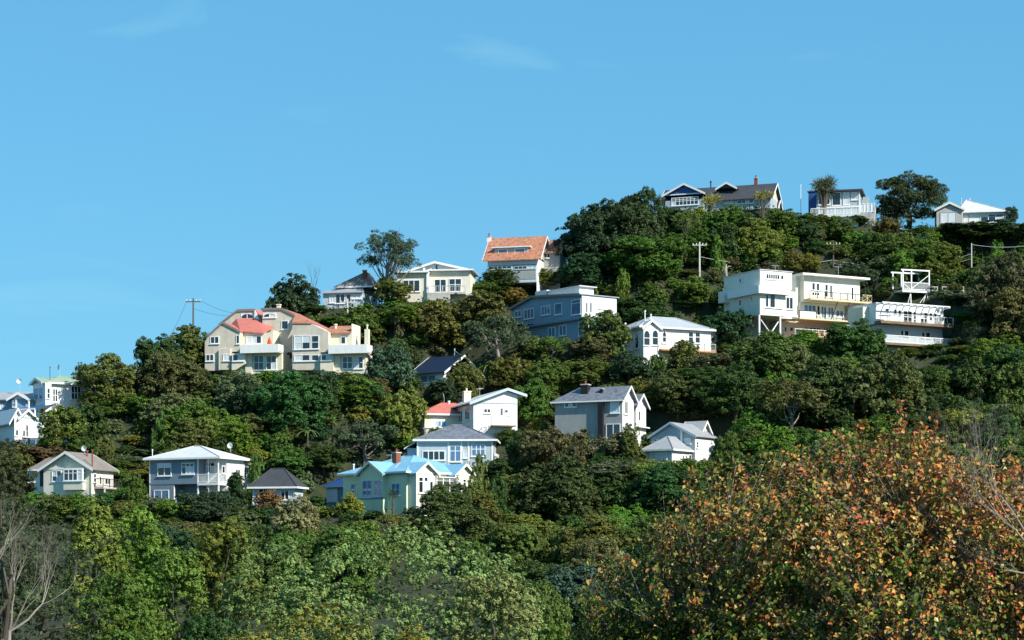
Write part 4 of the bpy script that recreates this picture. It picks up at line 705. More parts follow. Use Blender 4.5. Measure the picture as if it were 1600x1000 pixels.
def lookout():
    h = House('lookout_deck', 'white timber lookout platform on crossed legs above pergola house', 'the white lookout platform', '10', 545, 355, 18, (335, 85, 610, 350), cat='platform', Y=297)
    u = lambda X, Y, c=0: h.F(X, Y, c)[0]; v = lambda X, Y, c=0: h.F(X, Y, c)[1]
    x0 = u(345, 200); xm = u(410, 200); z1 = v(545, 95); zd = v(545, 243); D = 3
    for x in (x0, xm, 0):
        for y in (0, D): h.post(x, y, zd, z1, .16)
    for y in (0, D): h.box('beam', x0-.3, .1, y-.07, y+.07, z1, z1+.2, 'white'); h.box('beam', x0-.1, .15, y-.08, y+.08, zd-.3, zd-.16, 'white')
    h.box('deck', x0-.1, .1, -.1, D+.1, zd-.15, zd, 'white'); h.rail((x0, 0, zd), (0, 0, zd), 1.1, .16, 'white', 2, th=.06); h.rail((0, 0, zd), (0, D, zd), 1.1, .16, 'white', 2)
    for a, b in (((x0, 0, zd+1), (xm, 0, zd)), ((xm, 0, zd+.2), (0, 0, zd+2.3))): MB().bar(a, b, .06).build('brace', 'white', h.root)
    xs = [u(X, 300) for X in (365, 410, 470, 530)]
    for a, b in ((xs[0], xm), (xm, xs[1]), (xs[1]+.2, xm), (xs[2], xs[3]), (xs[3], -.1), (xs[1], -.2)): MB().bar((a, .2, -1.5), (b, .2, zd-.3), .06).build('leg', 'white', h.root)
    h.box('leg', xm-.08, xm+.08, D-.08, D+.08, -2, zd-.3, 'white'); h.box('leg', -.08, .08, D-.08, D+.08, -2, zd-.3, 'white')
    # handrails and flight of steps going down to the right
    g = House('stair_rail', 'pale metal stair railing running down the bank beside lookout platform', 'the stair railing', '10', 640, 300, 10, (545, 205, 890, 420), cat='railing', Y=297)
    u = lambda X, Y: (g.F(X, Y)[0], 0, g.F(X, Y)[1])
    mb = MB()
    for A, B in (((645, 212), (808, 212)), ((645, 238), (808, 240)), ((660, 245), (890, 352)), ((665, 275), (895, 385)), ((548, 212), (608, 212)), ((548, 240), (608, 240))): mb.bar(u(*A), u(*B), .07, n=5)
    mb.build('handrail', 'poleconc', g.root)
    for X, Ya, Yb in ((645, 208, 290), (726, 208, 262), (808, 208, 266), (608, 208, 268), (895, 350, 420), (780, 300, 350)): p = u(X, Ya); q = u(X, Yb); MB().bar((q[0], 0, q[2]), p, .07, n=6).build('post', 'poleconc', g.root)
    st = MB()
    for i in range(14): t = i/14; p = Vector(u(670, 300)).lerp(Vector(u(900, 410)), t); st.box(p.x-.2, p.x+.25, .1, 1.2, p.z-.25, p.z-.05)
    st.build('steps', 'concrete', g.root)
for fn in (blue_grey_house, cream_bungalow, dark_roof_cottage, mint_villa, slate_roof_cottage, white_gable_house, red_roof_house, tile_roof_house, blue_white_house, townhouse, grey_hip_house,
           top_bungalow, orange_tile_house, slate_blue_house, white_villa, blue_roof_house, white_modern, pergola_house, top_villa, top_modern, top_white_hip,
           green_roof_villa, pale_blue_house, navy_carport, left_white_villa, deck_fence, lookout): fn()

# ================================================================== terrain
RIDGE_PX = [(-1500,700),(-300,690),(0,655),(100,640),(160,605),(220,575),(300,535),(400,505),(500,478),(620,468),(740,452),(850,437),(890,425),(950,372),(1030,335),(1200,327),(1400,342),(1600,352),(1900,362),(3000,420)]
_rx = []; _rz = []
for px, py in RIDGE_PX:
    Y = Yof(py); p = at(px, py, Y); _rx.append(p.x); _rz.append(p.z)
def gauss(a, s): return np.exp(-(a / s) ** 2)
def noise2(x, y):
    return (np.sin(x*.11+1.3)*np.cos(y*.13+.4) + .5*np.sin(x*.27+y*.19) + .3*np.cos(x*.41-y*.37+2) + .2*np.sin(x*.83+1)*np.sin(y*.77))
PADS = []
for h in HOUSES:
    f = h.foot
    if f[0] > f[1]: continue
    PADS.append((h.L.x, h.L.y, math.cos(h.psi), math.sin(h.psi), f[0], f[1], f[2], f[3], h.L.z - .15))
def ground(x, y, pads=True):
    x = np.asarray(x, float); y = np.asarray(y, float)
    s = np.interp(y, PY_, PZ_); r = np.interp(x, _rx, _rz)
    d = s - r; k = 3.0; h = np.where(d > 12, r, np.where(d < -12, s, s - k * np.log1p(np.exp(np.clip(d / k, -30, 30)))))
    back = np.maximum(0, d - 6); h = h - np.minimum(back, 30) * .12
    w = np.clip((y - 160) / 40, 0, 1) * np.clip((420 - y) / 60, 0, 1)
    h = h + w * .7 * noise2(x, y)
    h = h - 5.0 * gauss(x - (7 + (y-235)*.05), 7) * gauss(y - 232, 14)           # dark gully between the mint villa and the white house
    h = h - 3.5 * gauss(x + 40, 9) * gauss(y - 262, 10)
    if pads:
        for (cx, cy, c, s_, x0, x1, y0, y1, z) in PADS:
            lx = (x-cx)*c + (y-cy)*s_; ly = -(x-cx)*s_ + (y-cy)*c
            dx = np.maximum(np.maximum(x0 - lx, lx - x1), 0); dy = np.maximum(np.maximum(y0 - ly, ly - y1), 0)
            q = np.clip(1 - (np.hypot(dx, dy) - .8) / 4.5, 0, 1); q = q*q*(3-2*q)
            h = h * (1-q) + (np.minimum(z, np.where(ly < y0, h, z)) if False else z) * q
    return h
def hit(px, py, y0=150.0):
    """where the line of sight through a pixel first meets the ground"""
    ys = np.arange(y0, 420, .5); xs = (px-800)/FPX*ys; zs = EYE + (HY-py)/FPX*ys
    g = ground(xs, ys); i = np.argmax(g >= zs)
    if g[i] < zs[i]: i = int(np.argmin(zs - g))
    return float(xs[i]), float(ys[i]), float(g[i])
def axis(segs):
    out = []
    for a, b, st in segs: out += list(np.arange(a, b, st))
    return np.array(out + [segs[-1][1]])
gx = axis([(-4000,-1000,500),(-1000,-300,70),(-300,-95,12),(-95,110,1.6),(110,300,12),(300,1000,70),(1000,4000,500)])
gy = axis([(-2000,-200,200),(-200,0,20),(0,150,5),(150,205,3),(205,350,1.4),(350,460,6),(460,1000,60),(1000,6000,500)])
XX, YY = np.meshgrid(gx, gy); ZZ = ground(XX, YY); nx, ny = len(gx), len(gy)
me = bpy.data.meshes.new('terrain'); V = np.stack([XX, YY, ZZ], -1).reshape(-1, 3)
ii, jj = np.meshgrid(np.arange(nx-1), np.arange(ny-1)); a = (jj*nx+ii).ravel(); FQ = np.stack([a, a+1, a+nx+1, a+nx], 1)
def fill_mesh(me, V, FQ):
    n = FQ.shape[1]; me.vertices.add(len(V)); me.vertices.foreach_set('co', V.astype(np.float32).ravel()); me.loops.add(FQ.size); me.loops.foreach_set('vertex_index', FQ.astype(np.int32).ravel())
    me.polygons.add(len(FQ)); me.polygons.foreach_set('loop_start', np.arange(0, FQ.size, n, dtype=np.int32)); me.polygons.foreach_set('loop_total', np.full(len(FQ), n, np.int32)); me.update(calc_edges=True)
fill_mesh(me, V, FQ)
gm = bpy.data.materials.new('hillside_soil'); gm.use_nodes = True; n_ = gm.node_tree.nodes; l_ = gm.node_tree.links.new
b_ = n_['Principled BSDF']; b_.inputs['Roughness'].default_value = .95; t_ = n_.new('ShaderNodeTexCoord'); a_ = n_.new('ShaderNodeTexNoise'); a_.inputs['Scale'].default_value = .6; a_.inputs['Detail'].default_value = 10
r_ = n_.new('ShaderNodeValToRGB'); r_.color_ramp.elements[0].color = (.014,.022,.008,1); r_.color_ramp.elements[0].position = .35; r_.color_ramp.elements[1].color = (.036,.044,.016,1); r_.color_ramp.elements[1].position = .7
l_(t_.outputs['Object'], a_.inputs['Vector']); l_(a_.outputs['Fac'], r_.inputs[0]); l_(r_.outputs[0], b_.inputs['Base Color'])
me.materials.append(gm); me.polygons.foreach_set('use_smooth', np.ones(len(me.polygons), bool))
terrain = bpy.data.objects.new('terrain', me); COL.objects.link(terrain); tag(terrain, 'steep bush clad hillside', None, None, 'structure')

# ================================================================== foliage
def leaf_material(name, rough=.5, trans=.22, use_col=False, spec=.14):
    m = bpy.data.materials.new(name); m.use_nodes = True; n = m.node_tree.nodes; l = m.node_tree.links.new
    b = n['Principled BSDF']; b.inputs['Roughness'].default_value = rough; b.inputs['Specular IOR Level'].default_value = spec
    if use_col:
        a = n.new('ShaderNodeAttribute'); a.attribute_name = 'leafcol'; col = a.outputs['Color']
    else:
        oi = n.new('ShaderNodeObjectInfo'); a = n.new('ShaderNodeAttribute'); a.attribute_name = 'tint'
        hv = n.new('ShaderNodeHueSaturation'); mr = n.new('ShaderNodeMapRange'); mr.inputs[3].default_value = .493; mr.inputs[4].default_value = .525
        mv = n.new('ShaderNodeMapRange'); mv.inputs[3].default_value = .74; mv.inputs[4].default_value = 2.1
        sp = n.new('ShaderNodeSeparateColor'); l(a.outputs['Color'], sp.inputs[0])
        l(sp.outputs[0], mv.inputs[0]); l(sp.outputs[1], mr.inputs[0]); l(mr.outputs[0], hv.inputs['Hue']); l(mv.outputs[0], hv.inputs['Value']); l(oi.outputs['Color'], hv.inputs['Color']); col = hv.outputs[0]
    l(col, b.inputs['Base Color'])
    tr = n.new('ShaderNodeBsdfTranslucent'); l(col, tr.inputs['Color']); mx = n.new('ShaderNodeMixShader'); mx.inputs[0].default_value = trans
    l(b.outputs[0], mx.inputs[1]); l(tr.outputs[0], mx.inputs[2]); l(mx.outputs[0], n['Material Output'].inputs['Surface'])
    return m
LEAF = leaf_material('leaf'); LEAFC = leaf_material('autumn_leaf', .42, .14, True)
def bark(name, c):
    mat(name, c, .9, vary=.35); return MATS[name]
BARK = bark('bark', (.09, .075, .06)); PALE = bark('palebark', (.30, .265, .22)); GREYB = bark('greybark', (.22, .20, .175))

def unit(a): return a / np.maximum(np.linalg.norm(a, axis=-1, keepdims=True), 1e-9)
def leaf_quads(P, N, size, asp, r, elong=None):
    """kite shaped leaves at P facing N"""
    n = len(P); t = r.normal(size=(n, 3)) if elong is None else elong + .25 * r.normal(size=(n, 3))
    t = unit(t - N * (t*N).sum(1, keepdims=True)); b = np.cross(N, t); sz = (size * r.uniform(.65, 1.35, n))[:, None]
    fold = N * sz * .12
    V = np.stack([P - t*sz*.5, P + b*sz*asp*.5 + fold, P + t*sz*.5, P - b*sz*asp*.5 + fold], 1).reshape(-1, 3)
    return V, np.arange(4*n).reshape(n, 4)
def leaf_mesh(name, P, N, size, asp, r, tint, material=None, elong=None, cols=None):
    V, Fq = leaf_quads(P, N, size, asp, r, elong); me = bpy.data.meshes.new(name); fill_mesh(me, V, Fq)
    if cols is None:
        at_ = me.color_attributes.new('tint', 'FLOAT_COLOR', 'POINT'); c = np.ones((len(P), 4), np.float32); c[:, :2] = tint
    else:
        at_ = me.color_attributes.new('leafcol', 'FLOAT_COLOR', 'POINT'); c = np.ones((len(P), 4), np.float32); c[:, :3] = cols
    at_.data.foreach_set('color', np.repeat(c, 4, 0).ravel()); me.materials.append(material or LEAF); return me
def sphere_dirs(n, r, zmin=-1.0):
    z = r.uniform(zmin, 1, n); t = r.uniform(0, 2*np.pi, n); s = np.sqrt(1-z*z); return np.stack([s*np.cos(t), s*np.sin(t), z], 1)
def crown(seed, Rr, H, nl, lr, nt_, trd, nf, ls, style='round', asp=.6, up=.25, base=.12, cap=.7, nr=.42):
    """lobes -> tufts -> leaves; returns leaf centres, normals, tint"""
    r = np.random.default_rng(seed); cz = H * (base + (1-base) * .45); rz = H * (1-base) * .55
    d = sphere_dirs(nl, r, -.85 if base < .1 else -.55); k = (r.uniform(.45, .80, nl) if cap < 1 else r.uniform(.74, .93, nl))[:, None]
    C = d * k * np.array([Rr, Rr, rz]) + np.array([0, 0, cz])
    C = np.vstack([C, [[0, 0, cz]]]); L = np.append(lr * r.uniform(.7, 1.25, nl), lr * 1.3)
    if style == 'tall':
        C[:, 2] = H * (base + (1-base) * r.uniform(.1, .85, len(C))); taper = 1 - .7 * (C[:, 2] / H) ** 1.5; a = r.uniform(0, 6.28, len(C)); q = r.uniform(.2, .75, len(C)) * taper * Rr; C[:, 0] = np.cos(a)*q; C[:, 1] = np.sin(a)*q
    sc = np.ones((len(C), 3))
    if style == 'plate': sc[:, 2] = .42
    if style == 'tall': sc[:, 2] = 1.8; sc[:, :2] = .75
    P = []; N = []; T = []
    for i in range(len(C)):
        td = sphere_dirs(nt_, r, -.5); tc = C[i] + td * L[i] * sc[i] * r.uniform(.75, 1.0, (nt_, 1)); lt = r.uniform(0, 1)
        for j in range(nt_):
            n = max(4, int(nf * r.uniform(.6, 1.4))); ld = unit(sphere_dirs(n, r, -.6) + cap * (td[j] + np.array([0, 0, .35]))); P.append(tc[j] + ld * trd * r.uniform(.45, 1.1, (n, 1)) * (.6 + .4*sc[i]))
            N.append(unit(ld * .9 + np.array([0, 0, up]) + nr * r.normal(size=(n, 3)))); tt = np.empty((n, 2)); tt[:, 0] = np.clip(.25 + .35*lt + r.normal(0, .1) + r.normal(0, .14, n), 0, 1); tt[:, 1] = np.clip(.5*lt + .5*r.uniform(0, 1) + r.normal(0, .1, n), 0, 1); T.append(tt)
    Z = [np.full(len(p), ls) for p in P]
    for i in range(len(C)):  # oversized inner leaves added to block light and darken the gaps
        k_ = 40; ld = sphere_dirs(k_, r, -.9); P.append(C[i] + ld*L[i]*sc[i]*.46); N.append(unit(ld + .25*r.normal(size=(k_, 3)))); tt = np.full((k_, 2), .4); T.append(tt); Z.append(np.full(k_, L[i]*(.36 if cap < 1 else .21)*min(1, sc[i].min()*1.4)*(.45 if nl < 58 and style == 'round' and base > .2 else 1)))
    P = np.vstack(P); N = np.vstack(N); T = np.vstack(T); Z = np.concatenate(Z); ok = P[:, 2] > .02*H
    return P[ok], N[ok], T[ok], C, Z[ok]
def trunk_mesh(seed, C, H, r0, crooked=.12, top=.62, limbs=7):
    r = random.Random(seed); mb = MB(); pts = [Vector((0, 0, -.8))]; k = 5
    for i in range(1, k+1): t = i/k; pts.append(Vector((r.uniform(-1, 1)*crooked*H*t*.5, r.uniform(-1, 1)*crooked*H*t*.5, H*top*t)))
    mb.tube(pts, [r0*(1.25 - .85*i/k) for i in range(k+1)], 7)
    idx = list(range(len(C))); r.shuffle(idx)
    for i in idx[:limbs]:
        c = Vector(C[i]); s = pts[r.randint(2, k-1)]; m = s.lerp(c, .5) + Vector((0, 0, -.06*H + r.uniform(-.05, .05)*H)); mb.tube([s, m, c, c + (c - m)*.35], [r0*.42, r0*.3, r0*.16, r0*.05], 5)
    me = bpy.data.meshes.new('trunk'); me.from_pydata(mb.v, [], mb.f); me.update(); me.materials.append(BARK); return me
PROTO = {}
def proto(kind, seed, Rr, H, nl, lr, nt_, trd, nf, ls, style='round', asp=.6, r0=.16, base=.12, up=.25, bark_=None, top=.62, limbs=7, cap=.7, nr=.42):
    P, N, T, C, Z = crown(seed, Rr, H, nl, lr, nt_, trd, nf, ls, style, asp, up, base, cap, nr)
    cm = leaf_mesh('crown', P, N, Z, asp, np.random.default_rng(seed+99), T); tm = trunk_mesh(seed, C, H, r0, top=top, limbs=limbs)
    if bark_: tm.materials[0] = bark_
    PROTO.setdefault(kind, []).append((cm, tm, 2*np.percentile(np.hypot(P[:, 0], P[:, 1]), 97), float(P[:, 2].max())))
for i in range(4): proto('S', 10+i, 1.6, 2.6, 15, .66, 13, .26, 26, .19, base=-.1, r0=.08)
for i in range(5): proto('M', 20+i, 2.8, 5.2, 30, .92, 17, .33, 30, .225, base=-.1, r0=.16)
for i in range(4): proto('L', 30+i, 4.4, 8, 52, 1.15, 20, .40, 32, .25, base=-.08, r0=.25)
for i in range(3): proto('T', 40+i, 2.4, 7, 30, .85, 16, .33, 30, .21, 'tall', base=.03, r0=.16)
for i in range(2): proto('O', 50+i, 4.2, 7.5, 24, .75, 13, .38, 26, .22, base=.30, r0=.2, bark_=GREYB, top=.7, limbs=16)    # open crown, pale limbs showing
proto('gum', 61, 4.4, 9.5, 56, .62, 12, .34, 22, .2, base=.34, r0=.22, asp=.4, bark_=GREYB, top=.55, limbs=30)
proto('pine', 62, 4.9, 6.5, 64, 1.05, 18, .34, 34, .22, 'plate', asp=.28, base=.02, r0=.3, limbs=16)
proto('cypress', 63, 3.6, 7.5, 46, .62, 18, .34, 34, .2, 'tall', asp=.45, base=.02, r0=.2)
proto('dome', 64, 3.9, 3.9, 60, .62, 18, .26, 28, .17, base=.0, r0=.2)
proto('dome', 65, 3.9, 3.9, 60, .62, 18, .26, 28, .17, base=.0, r0=.2)

TREES = []      # (x, y, radius, height)
def put(kind, x, y, z, w, ht, col, name, label, cat='tree', group=None, var=None, rz=None, crownname='crown'):
    ps = PROTO[kind]; cm, tm, w0, h0 = ps[random.randrange(len(ps)) if var is None else var % len(ps)]
    e = empty(name, (x, y, z), random.uniform(0, 6.28) if rz is None else rz); s = (w/w0, w/w0, ht/h0); tag(e, label, cat, group)
    for me_, nm in ((cm, crownname), (tm, 'trunk')):
        o = bpy.data.objects.new(nm, me_); COL.objects.link(o); o.parent = e; o.scale = s
        if nm != 'trunk':
            j = [random.uniform(.88, 1.12) for _ in range(3)]; o.color = (col[0]*j[0], col[1]*j[1], col[2]*j[2], 1)
    TREES.append((x, y, w/2, ht)); return e
GREEN = dict(dark=(0.047, 0.076, 0.020), deep=(0.034, 0.062, 0.025), mid=(0.075, 0.120, 0.024), bright=(0.099, 0.160, 0.024), olive=(0.104, 0.122, 0.028), yellow=(0.158, 0.162, 0.030),
             grey=(0.111, 0.132, 0.060), blue=(0.056, 0.096, 0.054), rust=(0.147, 0.086, 0.034), brown=(0.104, 0.098, 0.034), pine=(0.045, 0.064, 0.022), pale=(0.192, 0.200, 0.085))
SHOW = []
def tree(kind, px, ytop, ybot, wpx, tone, label, Y=None, name='tree', cat='tree', group=None, var=None, rz=None):
    if Y is None: x, y, z = hit(px, ybot)
    else:
        y = Y; x = (px-800)/FPX*Y; z = EYE + (HY-ybot)/FPX*Y; g = float(ground(x, y)); z = g if abs(z-g) > .01 else z
    s = FPX/y; top = EYE + (HY-ytop)/FPX*y; SHOW.append((px-wpx*.42, ytop, px+wpx*.42, ytop+.68*(ybot-ytop), y))
    return put(kind, x, y, z, wpx/s, max(1.0, top-z), GREEN[tone] if isinstance(tone, str) else tone, name, label, cat, group, var, rz)
HL = 'trees and shrubs of the hillside bush'
# ---- trees that stand out one by one
tree('gum', 605, 357, 476, 98, (.060, .082, .050), 'tall open crowned gum tree against the sky beside grey roofed house', name='gum_tree')
tree('M', 612, 432, 478, 62, 'olive', 'rounded olive tree under the tall gum tree', group=HL)
tree('pine', 1420, 271, 350, 112, 'pine', 'broad dark pine standing alone on the hilltop skyline', name='pine_tree')
tree('dome', 315, 763, 822, 106, 'deep', 'large dark green clipped dome shrub before blue grey house', name='dome_shrub', cat='shrub')
tree('T', 368, 737, 800, 40, 'deep', 'narrow dark cone shaped shrub at the blue grey house veranda', name='cone_shrub', cat='shrub')
tree('T', 211, 735, 800, 36, 'mid', 'slim upright green shrub between cream bungalow and blue grey house', name='upright_shrub', cat='shrub')
tree('cypress', 705, 755, 870, 118, (.080, .110, .030), 'large many stemmed cypress before the lit bays of the mint villa', name='cypress_tree')
tree('T', 757, 765, 850, 60, 'olive', 'ragged olive shrub right of the many stemmed cypress', cat='shrub', name='shrub')
tree('M', 640, 738, 806, 56, 'grey', 'loose grey green shrub at the mint villa corner', cat='shrub', name='shrub')
tree('S', 548, 768, 808, 44, 'yellow', 'small golden round shrub below the mint villa turret', cat='shrub', name='shrub')
tree('M', 460, 772, 840, 78, 'pale', 'pale grey green shrub below the dark roofed cottage', cat='shrub', name='shrub')
tree('S', 420, 765, 800, 50, 'rust', 'russet shrub against the dark roofed cottage', cat='shrub', name='shrub')
tree('M', 895, 633, 690, 68, 'bright', 'bright green round tree before the grey slate roofed house', group=HL)
tree('dome', 870, 664, 760, 132, (.075, .070, .030), 'broad russet olive domed tree below the grey slate roofed house', group=HL)
tree('L', 872, 712, 840, 150, 'dark', 'wide dark tree under the russet olive domed tree', group=HL)
tree('L', 1040, 722, 810, 126, (.045, .082, .024), 'leafy green tree rising before the white house with grey roofs', group=HL)
tree('T', 985, 660, 740, 44, 'olive', 'slim yellowish tree between grey slate roofed and white houses', group=HL)
tree('M', 1335, 497, 580, 96, (.050, .105, .020), 'bright green bush hiding the decks of the white stilted house', cat='shrub', name='shrub')
tree('L', 1195, 520, 605, 118, 'mid', 'full green tree below the stilts of the white stilted house', group=HL)
tree('L', 1150, 565, 665, 110, 'dark', 'dark leafy tree below and left of the white stilted house', group=HL)
tree('O', 1235, 590, 700, 120, 'brown', 'grey brown vine draped tree under the white stilted house', group=HL)
tree('L', 1290, 556, 680, 130, (.055, .072, .022), 'rounded olive green tree under the bright deck bush', group=HL)
tree('L', 1385, 545, 680, 140, (.085, .092, .028), 'large pale olive tree below the long white pergola house', group=HL)
tree('M', 1060, 575, 665, 96, (.062, .074, .024), 'dense olive tree below the white arched window villa', group=HL)
tree('M', 1072, 530, 590, 60, 'olive', 'leafy shrub against the timber balcony of the white arched window villa', cat='shrub', name='shrub')
tree('O', 778, 492, 590, 108, (.062, .085, .045), 'spreading grey green tree with bare pale limbs left of slate blue house', group=HL)
tree('M', 985, 545, 605, 70, 'deep', 'dark round bush left of and below the white arched window villa', cat='shrub', name='shrub')
tree('M', 612, 533, 612, 80, 'blue', 'blue green round tree at the right end of the townhouses', group=HL)
tree('L', 455, 578, 680, 122, (.050, .100, .026), 'tall fresh green tree below the middle of the townhouses', group=HL)
tree('M', 400, 588, 670, 80, 'deep', 'dark layered tree below the left balcony of the townhouses', group=HL)
tree('O', 570, 655, 760, 112, (.085, .100, .050), 'grey green tree with pale trunk left of the pyramid roofed cottage', group=HL)
tree('M', 625, 598, 690, 78, 'yellow', 'yellow olive tree left of the red roofed cream house', group=HL)
tree('M', 245, 520, 600, 76, 'dark', 'dark clipped looking tree on the left skyline', group=HL)
tree('L', 170, 552, 640, 100, 'olive', 'broad olive tree on the left skyline beside green roofed villa', group=HL)
tree('T', 128, 566, 640, 30, 'pine', 'small dark upright pine at the green roofed villa', name='pine_tree')
tree('M', 300, 508, 590, 92, 'olive', 'wispy topped tree beside the left utility pole', group=HL)
tree('L', 265, 548, 640, 110, 'brown', 'brownish green tree left of the townhouses', group=HL)
tree('M', 455, 427, 500, 88, 'deep', 'dark rounded tree on the skyline left of grey roofed house', group=HL)
tree('M', 745, 452, 520, 96, (.105, .100, .032), 'brown tinged bush under the cream ridge bungalow deck', cat='shrub', name='shrub')
tree('M', 690, 468, 545, 92, 'olive', 'olive bush under the cream ridge bungalow window', cat='shrub', name='shrub')
tree('M', 560, 468, 540, 82, 'mid', 'green bush below the grey roofed house by the gum', cat='shrub', name='shrub')
tree('S', 800, 445, 482, 50, (.16, .095, .025), 'small orange tinted shrub left of the slate blue house roof', cat='shrub', name='shrub')
tree('L', 935, 312, 430, 112, (.030, .055, .024), 'tall dark tree forming the left shoulder of the hilltop', group=HL)
tree('L', 985, 300, 420, 110, (.036, .060, .024), 'dark spreading tree left of the blue gabled hilltop villa', group=HL)
tree('O', 1012, 291, 390, 62, 'dark', 'thin stemmed open tree against the sky beside blue gabled villa', group=HL)
tree('L', 1010, 368, 440, 126, 'mid', 'broad green tree on the slope under the hilltop shoulder', group=HL)
tree('M', 915, 395, 450, 90, 'deep', 'dark tree right of the orange tiled house', group=HL)
tree('L', 1570, 392, 520, 110, (.078, .074, .028), 'large brownish dark tree at the right edge of the slope', group=HL)
tree('L', 1600, 440, 560, 120, 'brown', 'brown green tree cut by the right edge below hilltop', group=HL)
tree('M', 1520, 556, 640, 84, 'dark', 'dark rounded shrub right of the long white pergola house', cat='shrub', name='shrub')
tree('M', 1575, 565, 660, 70, 'olive', 'shaggy olive shrub at the right edge below stair railing', cat='shrub', name='shrub')
tree('M', 1340, 405, 470, 90, (.042, .064, .026), 'dark green tree behind the flat eave of the white stilted house', group=HL)
tree('M', 1085, 430, 485, 64, 'bright', 'sunlit green shrub left of the white stilted house', cat='shrub', name='shrub')
tree('M', 1135, 478, 545, 80, 'deep', 'dark round bush in the shade left of white stilted house', cat='shrub', name='shrub')
tree('S', 1020, 440, 480, 50, 'mid', 'small green shrub uphill of the white arched window villa', cat='shrub', name='shrub')
tree('M', 940, 484, 560, 84, 'olive', 'olive tree against the lit end of the slate blue house', group=HL)
tree('M', 925, 520, 575, 70, 'brown', 'brownish shrub on the rocks below the slate blue house', cat='shrub', name='shrub')
tree('S', 1387, 338, 372, 46, (.115, .095, .030), 'small golden olive shrub under the broad hilltop pine', cat='shrub', name='shrub')
tree('M', 1545, 345, 385, 150, 'dark', 'long clipped dark hedge below the pale hipped hilltop house', name='hedge', cat='hedge')
tree('pine', 1580, 322, 350, 22, 'pine', 'tiny umbrella pine at the right end of the skyline', name='pine_tree')
tree('M', 22, 690, 735, 50, 'brown', 'brownish shrub at the foot of the narrow windowed villa', cat='shrub', name='shrub')
tree('M', 75, 695, 740, 80, (.12, .085, .04), 'tan grassy shrub above the cream gabled bungalow', cat='shrub', name='shrub')
tree('M', 905, 880, 1010, 120, (.050, .085, .050), 'blue green tree at the bottom of the gully', Y=195)
tree('M', 850, 905, 1010, 90, 'mid', 'green tree right of the great pohutukawa', Y=180)
tree('M', 870, 955, 1030, 100, 'mid', 'low green tree at the bottom edge left of autumn tree', Y=150)
tree('M', 930, 940, 1030, 90, 'dark', 'dark tree at the bottom edge behind the autumn tree', Y=170)
tree('L', 810, 815, 900, 96, 'olive', 'olive tree on the slope below the many stemmed cypress', group=HL)

for a in ((505, 690, 748, 84, 'dark', 'dark bush on the bank behind the mint villa turret'), (452, 698, 748, 74, 'mid', 'green bush on the bank behind the dark roofed cottage'), (800, 552, 612, 74, 'olive', 'olive bush on the bank below left of slate blue house'), (852, 556, 612, 70, 'mid', 'green bush on the bank under the slate blue house'), (92, 632, 700, 74, 'olive', 'olive shrub under the lit wall of the green roofed villa'), (135, 628, 700, 60, 'dark', 'dark shrub at the right end of the green roofed villa'), (25, 690, 745, 70, 'brown', 'tawny shrub under the weathered timber deck left end'),
          (785, 419, 458, 70, 'dark', 'dark hedge like shrub below the orange tiled house garage'), (845, 419, 458, 74, 'olive', 'olive hedge like shrub below the orange tiled house wing'), (755, 437, 470, 44, 'mid', 'green shrub between cream ridge bungalow and orange tiled house'),
          (728, 558, 625, 66, 'olive', 'olive shrub hiding the gable of the half hidden blue roof'), (690, 590, 640, 60, 'deep', 'dark shrub below the half hidden blue roofed house'), (672, 738, 800, 60, 'olive', 'small leafy shrub between cypress and mint villa wall'),
          (830, 590, 660, 70, 'mid', 'green shrub right of the white gabled house'), (818, 668, 735, 60, 'dark', 'dark bush beside the white gabled house steps'), (845, 600, 640, 60, 'olive', 'olive shrub left of the grey slate roofed house')): tree('M', *a, cat='shrub', name='shrub')
# ---- spiky heads: cabbage trees and tree ferns
def spiky(px, ytop, ybot, wpx, label, col=(.115, .120, .040), heads=5, Y=None, seed=1):
    x, y, z = hit(px, ybot) if Y is None else ((px-800)/FPX*Y, Y, EYE+(HY-ybot)/FPX*Y); z = float(ground(x, y)); s = FPX/y; H_ = EYE+(HY-ytop)/FPX*y - z; w = wpx/s
    r = np.random.default_rng(seed); e = empty('cabbage_tree', (x, y, z)); tag(e, label, 'cabbage tree'); tb = MB(); hr = w*.30
    P = []; N = []; E = []; cs = []
    for i in range(heads):
        a = 6.28*i/heads + r.uniform(-.4, .4); q = w*.28*(0 if heads == 1 else r.uniform(.5, 1.1)); c = np.array([math.cos(a)*q, math.sin(a)*q, H_ - hr*.9 - r.uniform(0, .35)*H_*.5*(i > 0)])
        tb.tube([(0, 0, -.6), (c[0]*.2, c[1]*.2, c[2]*.45), (c[0]*.7, c[1]*.7, c[2]*.8), tuple(c)], [.16, .13, .1, .07], 6)
        d = sphere_dirs(170, r, -.75); k = r.uniform(.25, 1, (170, 1)); P.append(c + d*hr*k*np.array([1, 1, .95]) - np.array([0, 0, .12])*k*k); N.append(unit(np.cross(d, r.normal(size=(170, 3))))); E.append(d)
    P = np.vstack(P); N = np.vstack(N); E = np.vstack(E); T = np.stack([r.uniform(.2, .8, len(P)), r.uniform(.2, .9, len(P))], 1)
    V, Fq = None, None
    me_ = leaf_mesh('crown', P, N, hr*.62, .13, r, T, None, E); o = bpy.data.objects.new('crown', me_); COL.objects.link(o); o.parent = e; o.color = (*col, 1); tb.build('trunk', BARK, e); TREES.append((x, y, w/2, H_))
spiky(1288, 274, 340, 44, 'tall cabbage tree with clustered heads before flat roofed hilltop house', (.085, .092, .045), 7, seed=3)
spiky(1110, 300, 345, 40, 'yellowish cabbage tree left of centre before the blue gabled villa', (.20, .18, .05), 3, seed=4)
spiky(1192, 294, 345, 36, 'yellowish cabbage tree at the right end of blue gabled villa', (.20, .175, .06), 3, seed=5)
spiky(733, 668, 722, 32, 'single headed cabbage tree before the grey pyramid roofed cottage', (.055, .065, .03), 1, seed=6)
